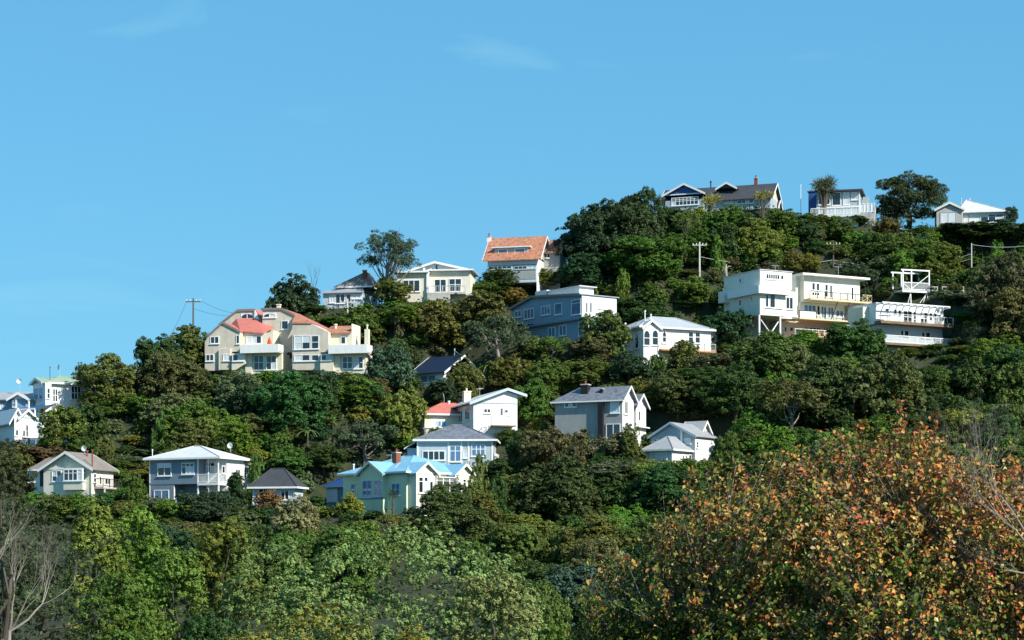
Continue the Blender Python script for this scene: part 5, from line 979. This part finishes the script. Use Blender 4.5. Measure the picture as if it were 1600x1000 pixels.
spiky(614, 762, 812, 34, 'dark cabbage tree by the mint villa side wall', (.045, .06, .03), 1, seed=7)
spiky(1070, 330, 380, 44, 'shaggy cabbage tree on the slope below blue gabled villa', (.09, .11, .04), 3, seed=8)
def fern(px, ytop, ybot, wpx, label, seed=1, col=(.075, .135, .025)):
    x, y, z = hit(px, ybot); s = FPX/y; H_ = EYE+(HY-ytop)/FPX*y - z; w = wpx/s; r = np.random.default_rng(seed); e = empty('tree_fern', (x, y, z)); tag(e, label, 'tree fern')
    MB().tube([(0, 0, -.6), (.05, .05, H_*.5), (0, 0, H_*.86)], [.14, .12, .1], 7).build('trunk', BARK, e); nfr = 15
    for i in range(nfr):
        a = 6.28*i/nfr + r.uniform(-.15, .15); L_ = w*.5*r.uniform(.85, 1.12); dr = np.array([math.cos(a), math.sin(a), 0]); side = np.array([-dr[1], dr[0], 0]); V = []; Fs = []; n = 12
        rise = r.uniform(.16, .34)
        for k in range(n):
            t = k/(n-1); c = dr*L_*t + np.array([0, 0, H_*.86 + L_*(rise*math.sin(t*2.2)*1.3 - .5*t*t)]); ww = L_*.17*math.sin(min(1, t*1.25+.12)*math.pi*.92)*(1 if k % 2 else .5) + .01
            V += [tuple(c), tuple(c + side*ww - np.array([0, 0, ww*.3]) + dr*L_*.05), tuple(c - side*ww - np.array([0, 0, ww*.3]) + dr*L_*.05)]
            if k: m = 3*k; Fs += [[m-3, m, m+1, m-2], [m, m-3, m-1, m+2]]
        o = mesh_obj('frond', V, Fs, LEAF, e); ca = o.data.color_attributes.new('tint', 'FLOAT_COLOR', 'POINT'); ca.data.foreach_set('color', np.tile(np.array([r.uniform(.3, .8), .5, 0, 1], np.float32), len(V))); o.color = (*col, 1)
    TREES.append((x, y, w/2, H_))
fern(768, 572, 620, 54, 'bright tree fern with spreading fronds right of half hidden blue roof', 2)
fern(712, 503, 560, 56, 'tree fern with arching fronds above the half hidden blue roof', 3, (.06, .10, .03))
fern(790, 604, 650, 44, 'tree fern behind the white gabled house', 4, (.06, .11, .03))
fern(480, 672, 715, 46, 'low tree fern on the bank behind the dark roofed cottage', 5, (.075, .10, .035))
fern(440, 600, 650, 44, 'tree fern under the stem of the left townhouse', 6, (.06, .085, .03))

# ---- the nearer belt of trees at the foot of the hill
def big(px, ytop, wpx, Y, Rr, H_, seed, nl, lr, nt_, trd, nf, ls, tone, name, label, asp=.5, style='round', up=.5, var=None, zb=None):
    k = 'big%d' % seed; x = (px-800)/FPX*Y; z = float(ground(x, Y)) if zb is None else zb; H_ = EYE+(HY-ytop)/FPX*Y - z; Rr = wpx/FPX*Y/2
    proto(k, seed, Rr, H_, nl, lr, nt_, trd, nf, ls, style, asp, .22, .04, up, cap=1.5, nr=.28); x = (px-800)/FPX*Y; z = float(ground(x, Y)) if zb is None else zb; top = EYE+(HY-ytop)/FPX*Y
    return put(k, x, Y, z, wpx/FPX*Y, top-z, tone, name, label, rz=0)
POH = (.180, .225, .080)
big(635, 808, 440, 138, 9, 11, 201, 230, .95, 15, .29, 24, .21, POH, 'pohutukawa_tree', 'great domed pohutukawa with pale tufted leaves at bottom centre')
big(440, 838, 210, 146, 5, 9, 202, 90, .85, 15, .29, 24, .21, (.150, .200, .062), 'pohutukawa_tree', 'smaller pohutukawa with pale tufts left of the great dome')
big(765, 885, 180, 132, 4.5, 8, 203, 80, .85, 15, .29, 24, .21, POH, 'pohutukawa_tree', 'low right shoulder pohutukawa beside the great dome')
big(215, 782, 118, 172, 4, 12, 204, 110, .8, 14, .36, 34, .19, (.165, .215, .034), 'karaka_tree', 'tall bright green tree below the blue grey house', .6, 'round')
big(150, 776, 100, 165, 3.6, 11, 208, 95, .8, 14, .36, 34, .19, (.145, .195, .04), 'karaka_tree', 'bright green tree below the cream gabled bungalow', .6)
big(270, 850, 130, 150, 4, 9, 205, 95, .8, 14, .34, 34, .18, (.135, .195, .03), 'karaka_tree', 'lower bright green billowing tree near bottom left', .6)
big(180, 880, 120, 140, 4, 8, 209, 85, .8, 14, .32, 34, .17, (.09, .135, .026), 'karaka_tree', 'green billowing tree behind the bare pale branches', .6)
big(350, 806, 118, 178, 4.4, 10, 206, 80, .8, 16, .36, 40, .19, (.125, .150, .030), 'karaka_tree', 'yellowish green tree beneath the dark dome shrub', .6)
big(480, 940, 340, 100, 5.5, 8, 207, 70, .85, 16, .27, 26, .15, (.21, .18, .04), 'autumn_bush', 'golden brown bush along the bottom edge left of centre', .6)
big(640, 975, 130, 98, 2.5, 6, 210, 40, .7, 20, .24, 26, .13, (.22, .165, .035), 'autumn_bush', 'small golden bush at the bottom edge before the great pohutukawa', .6)
big(2, 685, 150, 105, 3.2, 13, 211, 60, .9, 18, .3, 28, .17, (.050, .052, .022), 'conifer_tree', 'tall brownish dark conifer cut by the left edge', .3, 'plate', .3)
big(75, 800, 190, 118, 4.5, 10, 212, 50, 1.0, 18, .3, 28, .17, (.050, .060, .024), 'scrub_tree', 'dull olive scrubby tree behind the bare branches at left', .4)
big(330, 950, 130, 118, 3.5, 8, 213, 40, .9, 16, .28, 26, .16, (.05, .095, .022), 'karaka_tree', 'dark green tree low beside the golden brown bush', .6)

# ---- leafless trees
def grow(mb, p, d, L_, r0, depth, r, spread=.5, upw=.25, seg=4):
    pts = [Vector(p)]; rs = [r0]; d = Vector(d).normalized()
    for i in range(seg):
        d = (d + Vector((r.uniform(-1, 1), r.uniform(-1, 1), r.uniform(-1, 1)))*.16 + Vector((0, 0, upw*.25))).normalized(); pts.append(pts[-1] + d*L_/seg); rs.append(r0*(1 - .45*(i+1)/seg))
    mb.tube(pts, rs, 6 if r0 > .03 else 4)
    if depth <= 0: return
    for k in range(r.choice((2, 3, 3))):
        i = seg if k == 0 else r.randint(2, seg); nd = (d + Vector((r.uniform(-1, 1), r.uniform(-1, 1), r.uniform(-.6, 1)))*spread).normalized(); grow(mb, pts[i], nd, L_*r.uniform(.6, .85), rs[i]*.66, depth-1, r, spread, upw, seg)
def bare(px, py, Y, branches, label, seed, m, z=None, depth=5, spread=.55, upw=.35):
    p = at(px, py, Y); g = float(ground(p.x, p.y)); e = empty('bare_tree', (p.x, p.y, g)); tag(e, label, 'bare tree'); r = random.Random(seed); hgt = max(.4, p.z - g)
    rb = max(b[2] for b in branches); MB().tube([(.25, .1, -.5), (.12, .2, hgt*.3), (-.1, 0, hgt*.65), (0, 0, hgt)], [rb*2.6, rb*2.1, rb*1.7, rb*1.25], 8).build('trunk', m, e)
    for d, L_, r0 in branches:
        mb = MB(); grow(mb, (0, 0, hgt-.05), d, L_, r0, depth, r, spread, upw); mb.build('branch', m, e)
bare(15, 985, 92, [((.95, .1, .4), 1.9, .062), ((.25, 0, 1), 1.7, .055), ((.6, -.1, .8), 1.7, .052)], 'leafless pale branched tree at the bottom left corner', 5, PALE)
bare(-30, 900, 94, [((.6, .1, .8), 1.8, .052), ((.9, .1, .6), 1.5, .042)], 'second leafless pale tree reaching in from the left edge', 8, PALE)
bare(1655, 900, 37.5, [((-.9, -.1, .75), 1.25, .032), ((-.75, -.1, 1), 1.4, .034), ((-.35, 0, 1), 1.05, .032), ((.3, .1, 1), 1.0, .03), ((-1, -.1, .25), .9, .026), ((-.6, .1, .95), 1.0, .03)], 'bare pale twiggy tree reaching over the autumn tree at right', 11, PALE, depth=5, spread=.8, upw=.12)
bare(1520, 800, 54, [((-.5, .1, .9), 1.2, .036), ((.3, 0, 1), 1.25, .036), ((-.1, .1, 1), 1.1, .03)], 'smaller bare grey tree behind the autumn tree', 12, GREYB, depth=5, spread=.75, upw=.2)
bare(38, 705, 256, [((-.3, 0, 1), 1.6, .05), ((.4, 0, 1), 1.5, .05)], 'thin leafless tree before the narrow windowed villa', 14, PALE, depth=4)
bare(490, 452, 296, [((-.4, 0, 1), 1.5, .05), ((.4, 0, 1), 1.5, .05), ((0, 0, 1), 1.4, .04)], 'leafless twiggy tree on the skyline left of grey roofed house', 15, BARK, depth=4)
p = hit(1134, 450); e = empty('dead_trunk', p); tag(e, 'pale dead tree stump with stub arms beside the white stilted house', 'tree stump')
MB().tube([(0, 0, -.5), (.1, 0, 1.2), (-.05, 0, 2.2), (.05, 0, 3.2)], [.3, .24, .26, .12], 8).build('trunk', PALE, e); MB().tube([(0, 0, 2.5), (.5, 0, 2.9), (.8, 0, 2.8)], [.1, .08, .05], 6).build('limb', PALE, e); MB().tube([(0, 0, 2.3), (-.4, 0, 2.6), (-.55, 0, 2.1)], [.1, .07, .04], 6).build('limb', PALE, e)

# ---- the autumn tree close on the right
def autumn_tree():
    Y = 42.0; c = at(1375, 1015, Y); g = float(ground(c.x, c.y)); e = empty('autumn_tree', (c.x, c.y, g)); tag(e, 'large near tree turning orange, red and yellow at bottom right', 'tree')
    r = np.random.default_rng(78); rr = random.Random(77); C0 = np.array([0, 0, c.z - g]); RX, RY, RZ = 6.3, 4.2, 4.55
    limbs = []; tr = MB(); tr.tube([(0, 0, -.5), (.2, .1, C0[2]*.3), (-.1, 0, C0[2]*.62), (0, .1, C0[2]*.9)], [.34, .28, .22, .15], 9); tr.build('trunk', GREYB, e)
    for i in range(22):
        d = sphere_dirs(1, r, -.25)[0]; end = C0 + d*np.array([RX, RY, RZ])*r.uniform(.5, .68); s = np.array([0, .1, C0[2]*r.uniform(.45, .88)]); m = s*.5 + end*.5 + r.normal(0, .25, 3)
        MB().tube([s, m, end], [.075, .045, .024], 6).build('limb', GREYB, e); limbs.append(m); limbs.append(end)
    for end in ((-4.85, -.6, C0[2]-.1), (-4.2, -.9, C0[2]+.3), (-5.4, -.4, C0[2]-.2)):
        end = np.array(end); s = np.array([0, .1, C0[2]*.4]); m = np.array([end[0]*.55, end[1]*.5, C0[2]*.62]); MB().tube([s, m, end], [.08, .05, .02], 6).build('limb', GREYB, e); limbs.append(end)
    limbs = np.array(limbs); tw = MB(); P = []; N = []; E = []; K = []
    def blob(center, rad, n, zmin):
        for _ in range(n):
            d = sphere_dirs(1, r, zmin)[0]; bump = 1 + .05*math.sin(d[0]*7+1)*math.sin(d[2]*8) + .07*math.sin(d[1]*11+d[0]*9); k = r.uniform(.50, 1.0)**.6*bump*(1.04 if r.uniform() < .12 else .97)
            tip = center + d*rad*k; 
            if tip[2] < .5: continue
            j = np.argmin(((limbs - tip)**2).sum(1)); s = limbs[j]; m = s*.5 + tip*.5 + r.normal(0, .14, 3); q = tip - s; L_ = np.linalg.norm(q)
            tw.tube([tuple(s), tuple(m), tuple(tip)], [.013, .009, .004], 4); nl = int(r.uniform(16, 32))
            t = 1 - r.uniform(0, 1, nl)**1.4*min(1, 1.1/max(L_, .3)); pos = (m[None]*(1-t[:, None]) + tip[None]*t[:, None]) + r.normal(0, .075, (nl, 3))
            out = unit((tip - C0)[None] + r.normal(0, .3, (nl, 3))); P.append(pos); N.append(unit(out*.6 + r.normal(0, .65, (nl, 3)) + np.array([0, 0, .25]))); E.append(unit(np.array([0, 0, -.7]) + r.normal(0, .55, (nl, 3)))); K.append(np.full(nl, r.uniform(0, 1)))
    blob(C0, np.array([RX, RY, RZ]), 5000, -.35); blob(np.array([-4.85, -.6, C0[2]-.1]), np.array([1.35, 1.2, 1.05]), 520, -.5)
    P = np.vstack(P); N = np.vstack(N); E = np.vstack(E); K = np.concatenate(K); n = len(P)
    # drop leaves below the picture's reach to keep the mesh light, thin out the right-hand top
    wx = P[:, 0] + c.x; wz = P[:, 2] + g; wy = P[:, 1] + c.y; px = 800+FPX*wx/wy; py = HY-FPX*(wz-EYE)/wy
    keep = (py < 1120) & (px < 1760) & ~((px > 1490) & (py < 715) & (r.uniform(0, 1, n) < .6)); P, N, E, K = P[keep], N[keep], E[keep], K[keep]; n = len(P)
    tw.build('twigs', GREYB, e)['kind'] = 'stuff'
    pal = np.array([[.030, .050, .008], [.070, .085, .012], [.125, .105, .020], [.20, .125, .030], [.26, .095, .025], [.24, .062, .026], [.27, .19, .075], [.060, .032, .012]])  # cream entry paints highlights into the leaves, deep brown paints shadows
    hgt = (P[:, 2]-C0[2])/RZ; side = P[:, 0]/RX; warm = np.clip(.31 + .34*hgt + .16*side + .8*(K-.5) + r.normal(0, .16, n), 0, 1)
    w = np.stack([np.exp(-((warm-m)/.17)**2)*a for m, a in ((.08, 1), (.25, 1), (.45, .9), (.60, .8), (.80, .8), (1.0, .45), (.62, .45), (.5, .8))], 1); w /= w.sum(1, keepdims=True); ch = (w.cumsum(1) < r.uniform(0, 1, (n, 1))).sum(1).clip(0, 7)
    cols = pal[ch]*1.95*r.uniform(.7, 1.3, (n, 1))*r.uniform(.92, 1.08, (n, 3)); sz = .088*r.uniform(.7, 1.35, n)
    # leaf: two folded halves with a pointed tip
    t = unit(E - N*(E*N).sum(1, keepdims=True)); b = np.cross(N, t); s = sz[:, None]
    base = P - t*s*.5; tip = P + t*s*.55 + N*s*-.08; L1 = P + b*s*.40 - t*s*.14 + N*s*.12; L2 = P + b*s*.26 + t*s*.24 + N*s*.07; R1 = P - b*s*.40 - t*s*.14 + N*s*.12; R2 = P - b*s*.26 + t*s*.24 + N*s*.07
    V = np.stack([base, L1, L2, tip, R2, R1], 1)
    # the 300 leaves that show largest are parts of their own
    vis = -P[:, 1]*1.0 + r.uniform(0, 1.6, n) + 6*sz*np.abs(N[:, 1]) + .5*(P[:, 2]-C0[2])/RZ; wxx = P[:, 0]+c.x; inside = ((800+FPX*wxx/(P[:, 1]+c.y)) < 1590) & (HY-FPX*(P[:, 2]+g-EYE)/(P[:, 1]+c.y) < 990)
    order = np.argsort(-(vis + np.where(inside, 0, -99)))[:300]; rest = np.ones(n, bool); rest[order] = False
    Vr = V[rest]; m = len(Vr); me = bpy.data.meshes.new('foliage'); idx = np.arange(m)[:, None]*6
    Fq = np.vstack([idx + np.array([[0, 1, 2, 3]]), idx + np.array([[0, 3, 4, 5]])]); fill_mesh(me, Vr.reshape(-1, 3), Fq); ca = me.color_attributes.new('leafcol', 'FLOAT_COLOR', 'POINT'); cc = np.ones((m, 4), np.float32); cc[:, :3] = cols[rest]; ca.data.foreach_set('color', np.repeat(cc, 6, 0).ravel()); me.materials.append(LEAFC)
    o = bpy.data.objects.new('foliage', me); COL.objects.link(o); o.parent = e; o['kind'] = 'stuff'
    one = leaf_material('autumn_leaf_single', .42, .14); lm = bpy.data.meshes.new('leaf'); lm.from_pydata([(0, -.5, 0), (.40, -.14, .12), (.26, .24, .07), (0, .55, -.08), (-.26, .24, .07), (-.40, -.14, .12)], [], [(0, 1, 2, 3), (0, 3, 4, 5)]); lm.materials.append(one)
    ca = lm.color_attributes.new('tint', 'FLOAT_COLOR', 'POINT'); ca.data.foreach_set('color', np.tile(np.array([.45, .6, 0, 1], np.float32), 6))
    for i in order:
        q = bpy.data.objects.new('leaf', lm); COL.objects.link(q); q.parent = e
        M = Matrix([[b[i][k]*sz[i], t[i][k]*sz[i], N[i][k]*sz[i], P[i][k]] for k in range(3)] + [[0, 0, 0, 1]]); q.matrix_local = M; q.color = (*cols[i], 1)
autumn_tree()

# ---- poles and wires
def pole(px, ytop, ybot, label, m, arm=True, Y=None, r0=.13, lamp=False):
    if Y is None: x, y, z = hit(px, ybot)
    else: x, y = (px-800)/FPX*Y, Y; z = float(ground(x, y))
    top = EYE+(HY-ytop)/FPX*y; e = empty('utility_pole', (x, y, z)); tag(e, label, 'utility pole'); H_ = top-z
    MB().tube([(0, 0, -.6), (0, 0, H_*.5), (0, 0, H_)], [r0*1.2, r0, r0*.8], 8).build('pole', m, e)
    if arm:
        MB().box(-1.05, 1.05, -.07, .07, H_-.55, H_-.40).build('cross_arm', 'polewood' if m == 'polewood' else 'concrete', e)
        for t in (-.95, -.45, .45, .95): MB().lathe((t, 0, H_-.4), [(.05, 0), (.08, .06), (.05, .12), (.07, .17), (.02, .22)], 8).build('insulator', 'white', e)
    SHOW.append((px-4, ytop, px+4, ytop+.8*(ybot-ytop), y + 4.5)); return Vector((x, y, top))
t1 = pole(302, 466, 530, 'dark timber utility pole on skyline left of the townhouses', 'polewood', Y=291)
t2 = pole(1093, 378, 436, 'pale concrete utility pole before the dark hilltop trees', 'poleconc', r0=.13)
t3 = pole(1302, 377, 425, 'thin dark utility pole on the slope behind white stilted house', 'polewood', r0=.1)
t4 = pole(1518, 380, 425, 'pale utility pole on the right hand slope', 'poleconc', arm=False, r0=.09)
t5 = pole(843, 421, 470, 'short pale utility pole above the slate blue house', 'poleconc')
t6 = pole(543, 467, 505, 'pale capped utility pole below the grey roofed house', 'poleconc')
def wire(a, b, sag, label, r0=.02):
    pts = []; n = 14
    for i in range(n+1): t = i/n; p = a.lerp(b, t); p.z -= sag*4*t*(1-t); pts.append(p)
    o = Vector(pts[0]); wm = 'poleconc' if r0 > .025 else 'darksteel'; w = MB().tube([q-o for q in pts], [r0]*(n+1), 5).build('overhead_wire', wm); w.location = o; tag(w, label, 'wire', 'overhead wires')
dz = lambda v, z, x=0: v + Vector((x, 0, z))
wire(dz(t1, -.25, .9), at(412, 487, 298), 1.0, 'dark overhead wire from the skyline pole to the townhouse roof'); wire(dz(t1, -1.5, .1), at(415, 488, 298), .8, 'lower dark overhead wire from the skyline pole'); wire(dz(t1, -.3, -.9), at(262, 530, 289), .4, 'wire falling left from the skyline pole')
wire(dz(t2, -2.2, .2), dz(t3, -2.8), 1.0, 'pale overhead wire between the concrete pole and thin dark pole', .03); wire(dz(t3, -2.8), dz(t4, -1.6), 1.4, 'overhead wire between thin dark pole and right hand pole', .03); wire(dz(t3, -3.3), dz(t4, -2.3), 1.4, 'lower overhead wire to the right hand pole', .03); wire(dz(t4, -.2), at(1660, 372, 300), .8, 'overhead wire leaving the right hand pole to the right', .03)
SHOW.append((186, 690, 232, 738, 300)); SHOW.append((1124, 420, 1142, 445, 300)); SHOW.append((1095, 395, 1520, 418, 297))
# ---- the rest of the bush: trees and shrubs wherever nothing else stands
for h in HOUSES:
    f = h.foot
    if f[0] < f[1]: h.back = max(2.5, max((h.ex*a + h.ey*b).y for a in f[:2] for b in f[2:]) - .5)
SKYL = [(-100,700),(40,690),(62,650),(105,640),(115,590),(200,565),(225,535),(300,525),(400,500),(440,470),(500,478),(600,475),(740,448),(770,437),(880,428),(900,350),(950,325),(1000,310),(1035,322),(1210,318),(1260,330),(1370,340),(1460,350),(1700,350)]
HM = [(500, (.03, .05, .02))]
def allowed(x, y, z, w):
    s = FPX/y; px, py = proj((x, y, z)); lo, hi = px - w*s*.5, px + w*s*.5; top = np.interp(px, [a for a, _ in SKYL], [b for _, b in SKYL])
    for q in (lo*.5+px*.5, hi*.5+px*.5): top = max(top, np.interp(q, [a for a, _ in SKYL], [b for _, b in SKYL]))
    for h in HOUSES:
        a, b, c, d = h.vis
        if y < h.L.y + h.back and hi > a + 2 and lo < c - 2 and py > b: top = max(top, d - .10*(d-b))
    for a, b, c, d, yt in SHOW:
        if y < yt - .5 and hi > a and lo < c and py > b: top = max(top, d)
    if y < 236: top = max(top, 812 if px < 600 else 800)
    return (py - top)/s
def in_pad(x, y, m):
    for (cx, cy, c, s_, x0, x1, y0, y1, z) in PADS:
        lx = (x-cx)*c + (y-cy)*s_; ly = -(x-cx)*s_ + (y-cy)*c
        if x0-m < lx < x1+m and y0-m < ly < y1+m: return True
    return False
TONES = [('dark', 'dark green', 5), ('deep', 'deep blackish green', 2), ('mid', 'mid green', 8), ('olive', 'olive', 5), ('grey', 'grey green', 3), ('bright', 'fresh green', 4), ('brown', 'brownish', 1), ('yellow', 'yellow green', 2)]
fillers = []; rf = random.Random(42)
explicit = list(TREES); sp = 4.3
rows = np.arange(206, 336, sp*.86)
for ri, yy in enumerate(rows):
    for xx in np.arange(-.30*yy, .30*yy, sp):
        x = xx + rf.uniform(-1.9, 1.9) + (ri % 2)*sp/2; y = yy + rf.uniform(-1.6, 1.6)
        if in_pad(x, y, 1.0): continue
        z = float(ground(x, y)); px, py = proj((x, y, z))
        if px < -60 or px > 1660: continue
        w = rf.uniform(5.0, 9.0); ht = w*rf.uniform(.75, 1.1)
        if any((x-a)**2 + (y-b)**2 < (.55*(r0 + w*.3))**2 for a, b, r0, hh in explicit if r0 > 1): continue
        al = allowed(x, y, z, w)
        if al < 3.2: w = min(w, max(2.4, al*1.6)); al = allowed(x, y, z, w)
        if al < 1.3: al = rf.uniform(1.0, 1.6); w = rf.uniform(2.2, 3.4)
        ht = min(ht, al)
        if in_pad(x, y, w*.34): w *= .6; ht = min(ht, w*.9)
        if np.interp(px, [a for a, _ in SKYL], [b for _, b in SKYL]) > py: continue
        if z < np.interp(x, _rx, _rz) - 200: continue
        fillers.append([x, y, z, w, ht])
for ri, yy in enumerate(np.arange(206, 334, 2.5)):
    for xx in np.arange(-.28*yy, .28*yy, 2.9):
        x = xx + rf.uniform(-1, 1) + (ri % 2)*1.4; y = yy + rf.uniform(-.8, .8)
        if in_pad(x, y, .9): continue
        z = float(ground(x, y)); px, py = proj((x, y, z))
        if px < -20 or px > 1620 or np.interp(px, [a for a, _ in SKYL], [b for _, b in SKYL]) > py: continue
        w = rf.uniform(2.6, 4.4); ht = min(w*rf.uniform(.55, .85), max(allowed(x, y, z, w), rf.uniform(1.0, 1.5)))
        fillers.append([x, y, z, w, ht])
# keep only those of which something shows: near ones hide the ones behind
cov = np.zeros((260, 420), bool); gyy, gxx = np.mgrid[0:260, 0:420]; gyy = gyy*4.0; gxx = gxx*4.0 - 40
allt = [(y, x, z, w, ht, i) for i, (x, y, z, w, ht) in enumerate(fillers)] + [(b, a, float(ground(a, b)), 2*r0, hh, -1) for a, b, r0, hh in explicit]
keepf = set()
for y, x, z, w, ht, i in sorted(allt):
    s = FPX/y; px, py = proj((x, y, z + ht*.5)); e_ = ((gxx-px)/(w*.5*s*.85))**2 + ((gyy-py)/(ht*.5*s*.9))**2 < 1; new = e_ & ~cov & (gxx >= 0) & (gxx < 1600) & (gyy < 1000); cov |= e_
    if i >= 0 and new.sum() >= (10 if w > 4.45 else (14 if px < 1050 or py < 640 else 26)): keepf.add(i)
fillers = [f for i, f in enumerate(fillers) if i in keepf]
def refs(x, y, z, ht):
    px, py = proj((x, y, z + ht*.5)); best = None
    for h in HOUSES:
        a, b, c, d = h.vis; cx, cy = (a+c)/2, (b+d)/2; dx = max(a-px, px-c, 0); dy = max(b-py, py-d, 0); dist = math.hypot(dx, dy)
        if best is None or dist < best[0]:
            if dy >= dx: rel = 'below' if py > cy else 'above'
            else: rel = 'left of' if px < cx else 'right of'
            best = (dist, rel, h.ref)
    return best[1], best[2], px
recs = []
for x, y, z, w, ht in fillers:
    v = (noise2(np.array(x*.6+3), np.array(y*.6)) + 1)/2; bag = [t for t in TONES for _ in range(t[2])]; tone = bag[int(rf.random()*len(bag))]
    kind = 'S' if w < 3.4 else ('L' if w > 6.9 else (rf.choice(('M', 'M', 'M', 'T', 'O')) if ht > 3.6 and w > 4.6 else 'M')); shrub = ht < 3.2
    shape = {'S': 'low', 'L': 'broad', 'M': 'rounded', 'T': 'upright', 'O': 'open'}[kind] if not shrub else 'low'
    rel, ref, px = refs(x, y, z, ht); recs.append([f"{tone[1]} {shape} {'shrub' if shrub else 'tree'}", f"{rel} {ref}", px, kind, tone[0], x, y, z, w, ht, shrub])
ORD = ['leftmost', 'second from left', 'third from left', 'fourth from left', 'fifth from left', 'sixth from left', 'seventh from left', 'eighth from left', 'ninth from left', 'tenth from left']
by = {}
for q in recs: by.setdefault((q[0], q[1]), []).append(q)
for (look, where), qs in by.items():
    qs.sort(key=lambda q: q[2])
    for i, q in enumerate(qs):
        lab = f"{look} {where}" if len(qs) == 1 else f"{ORD[min(i, 9)]} {look} {where}"
        put(q[3], q[5], q[6], q[7] - .15, q[8], q[9], GREEN[q[4]], 'shrub' if q[10] else 'tree', lab, 'shrub' if q[10] else 'tree', HL)

# ---- low undergrowth, nothing in it can be counted
r = np.random.default_rng(5); nT = 20000; ux = r.uniform(-95, 95, nT); uy = r.uniform(200, 345, nT); okp = np.array([not in_pad(a, b, .9) for a, b in zip(ux, uy)]); ux, uy = ux[okp], uy[okp]; uz = ground(ux, uy)
al = np.array([allowed(a, b, c_, 1.4) for a, b, c_ in zip(ux, uy, uz)]); k = al > -9; ux, uy, uz, al = ux[k], uy[k], uz[k], al[k]; rad = np.minimum(r.uniform(.5, 1.3, len(ux)), np.maximum(al*.9, .55))
m = 9; d = sphere_dirs(len(ux)*m, r, -.2).reshape(-1, m, 3); cc = np.stack([ux, uy, uz + rad*.2], 1)[:, None]; P = (cc + d*rad[:, None, None]*r.uniform(.5, 1.0, (len(ux), m, 1))).reshape(-1, 3); N = unit(d.reshape(-1, 3) + .5*r.normal(size=(len(P), 3)) + np.array([0, 0, .3]))
tn = np.repeat(r.uniform(0, 1, (len(ux), 2)), m, 0)*.7 + .15 + r.normal(0, .08, (len(P), 2)); um = leaf_mesh('undergrowth', P, N, .42, .6, r, np.clip(tn, 0, 1)); uo = bpy.data.objects.new('undergrowth', um); COL.objects.link(uo); uo.color = (.062, .085, .027, 1); tag(uo, 'low scrubby undergrowth covering the hillside', None, None, 'stuff')
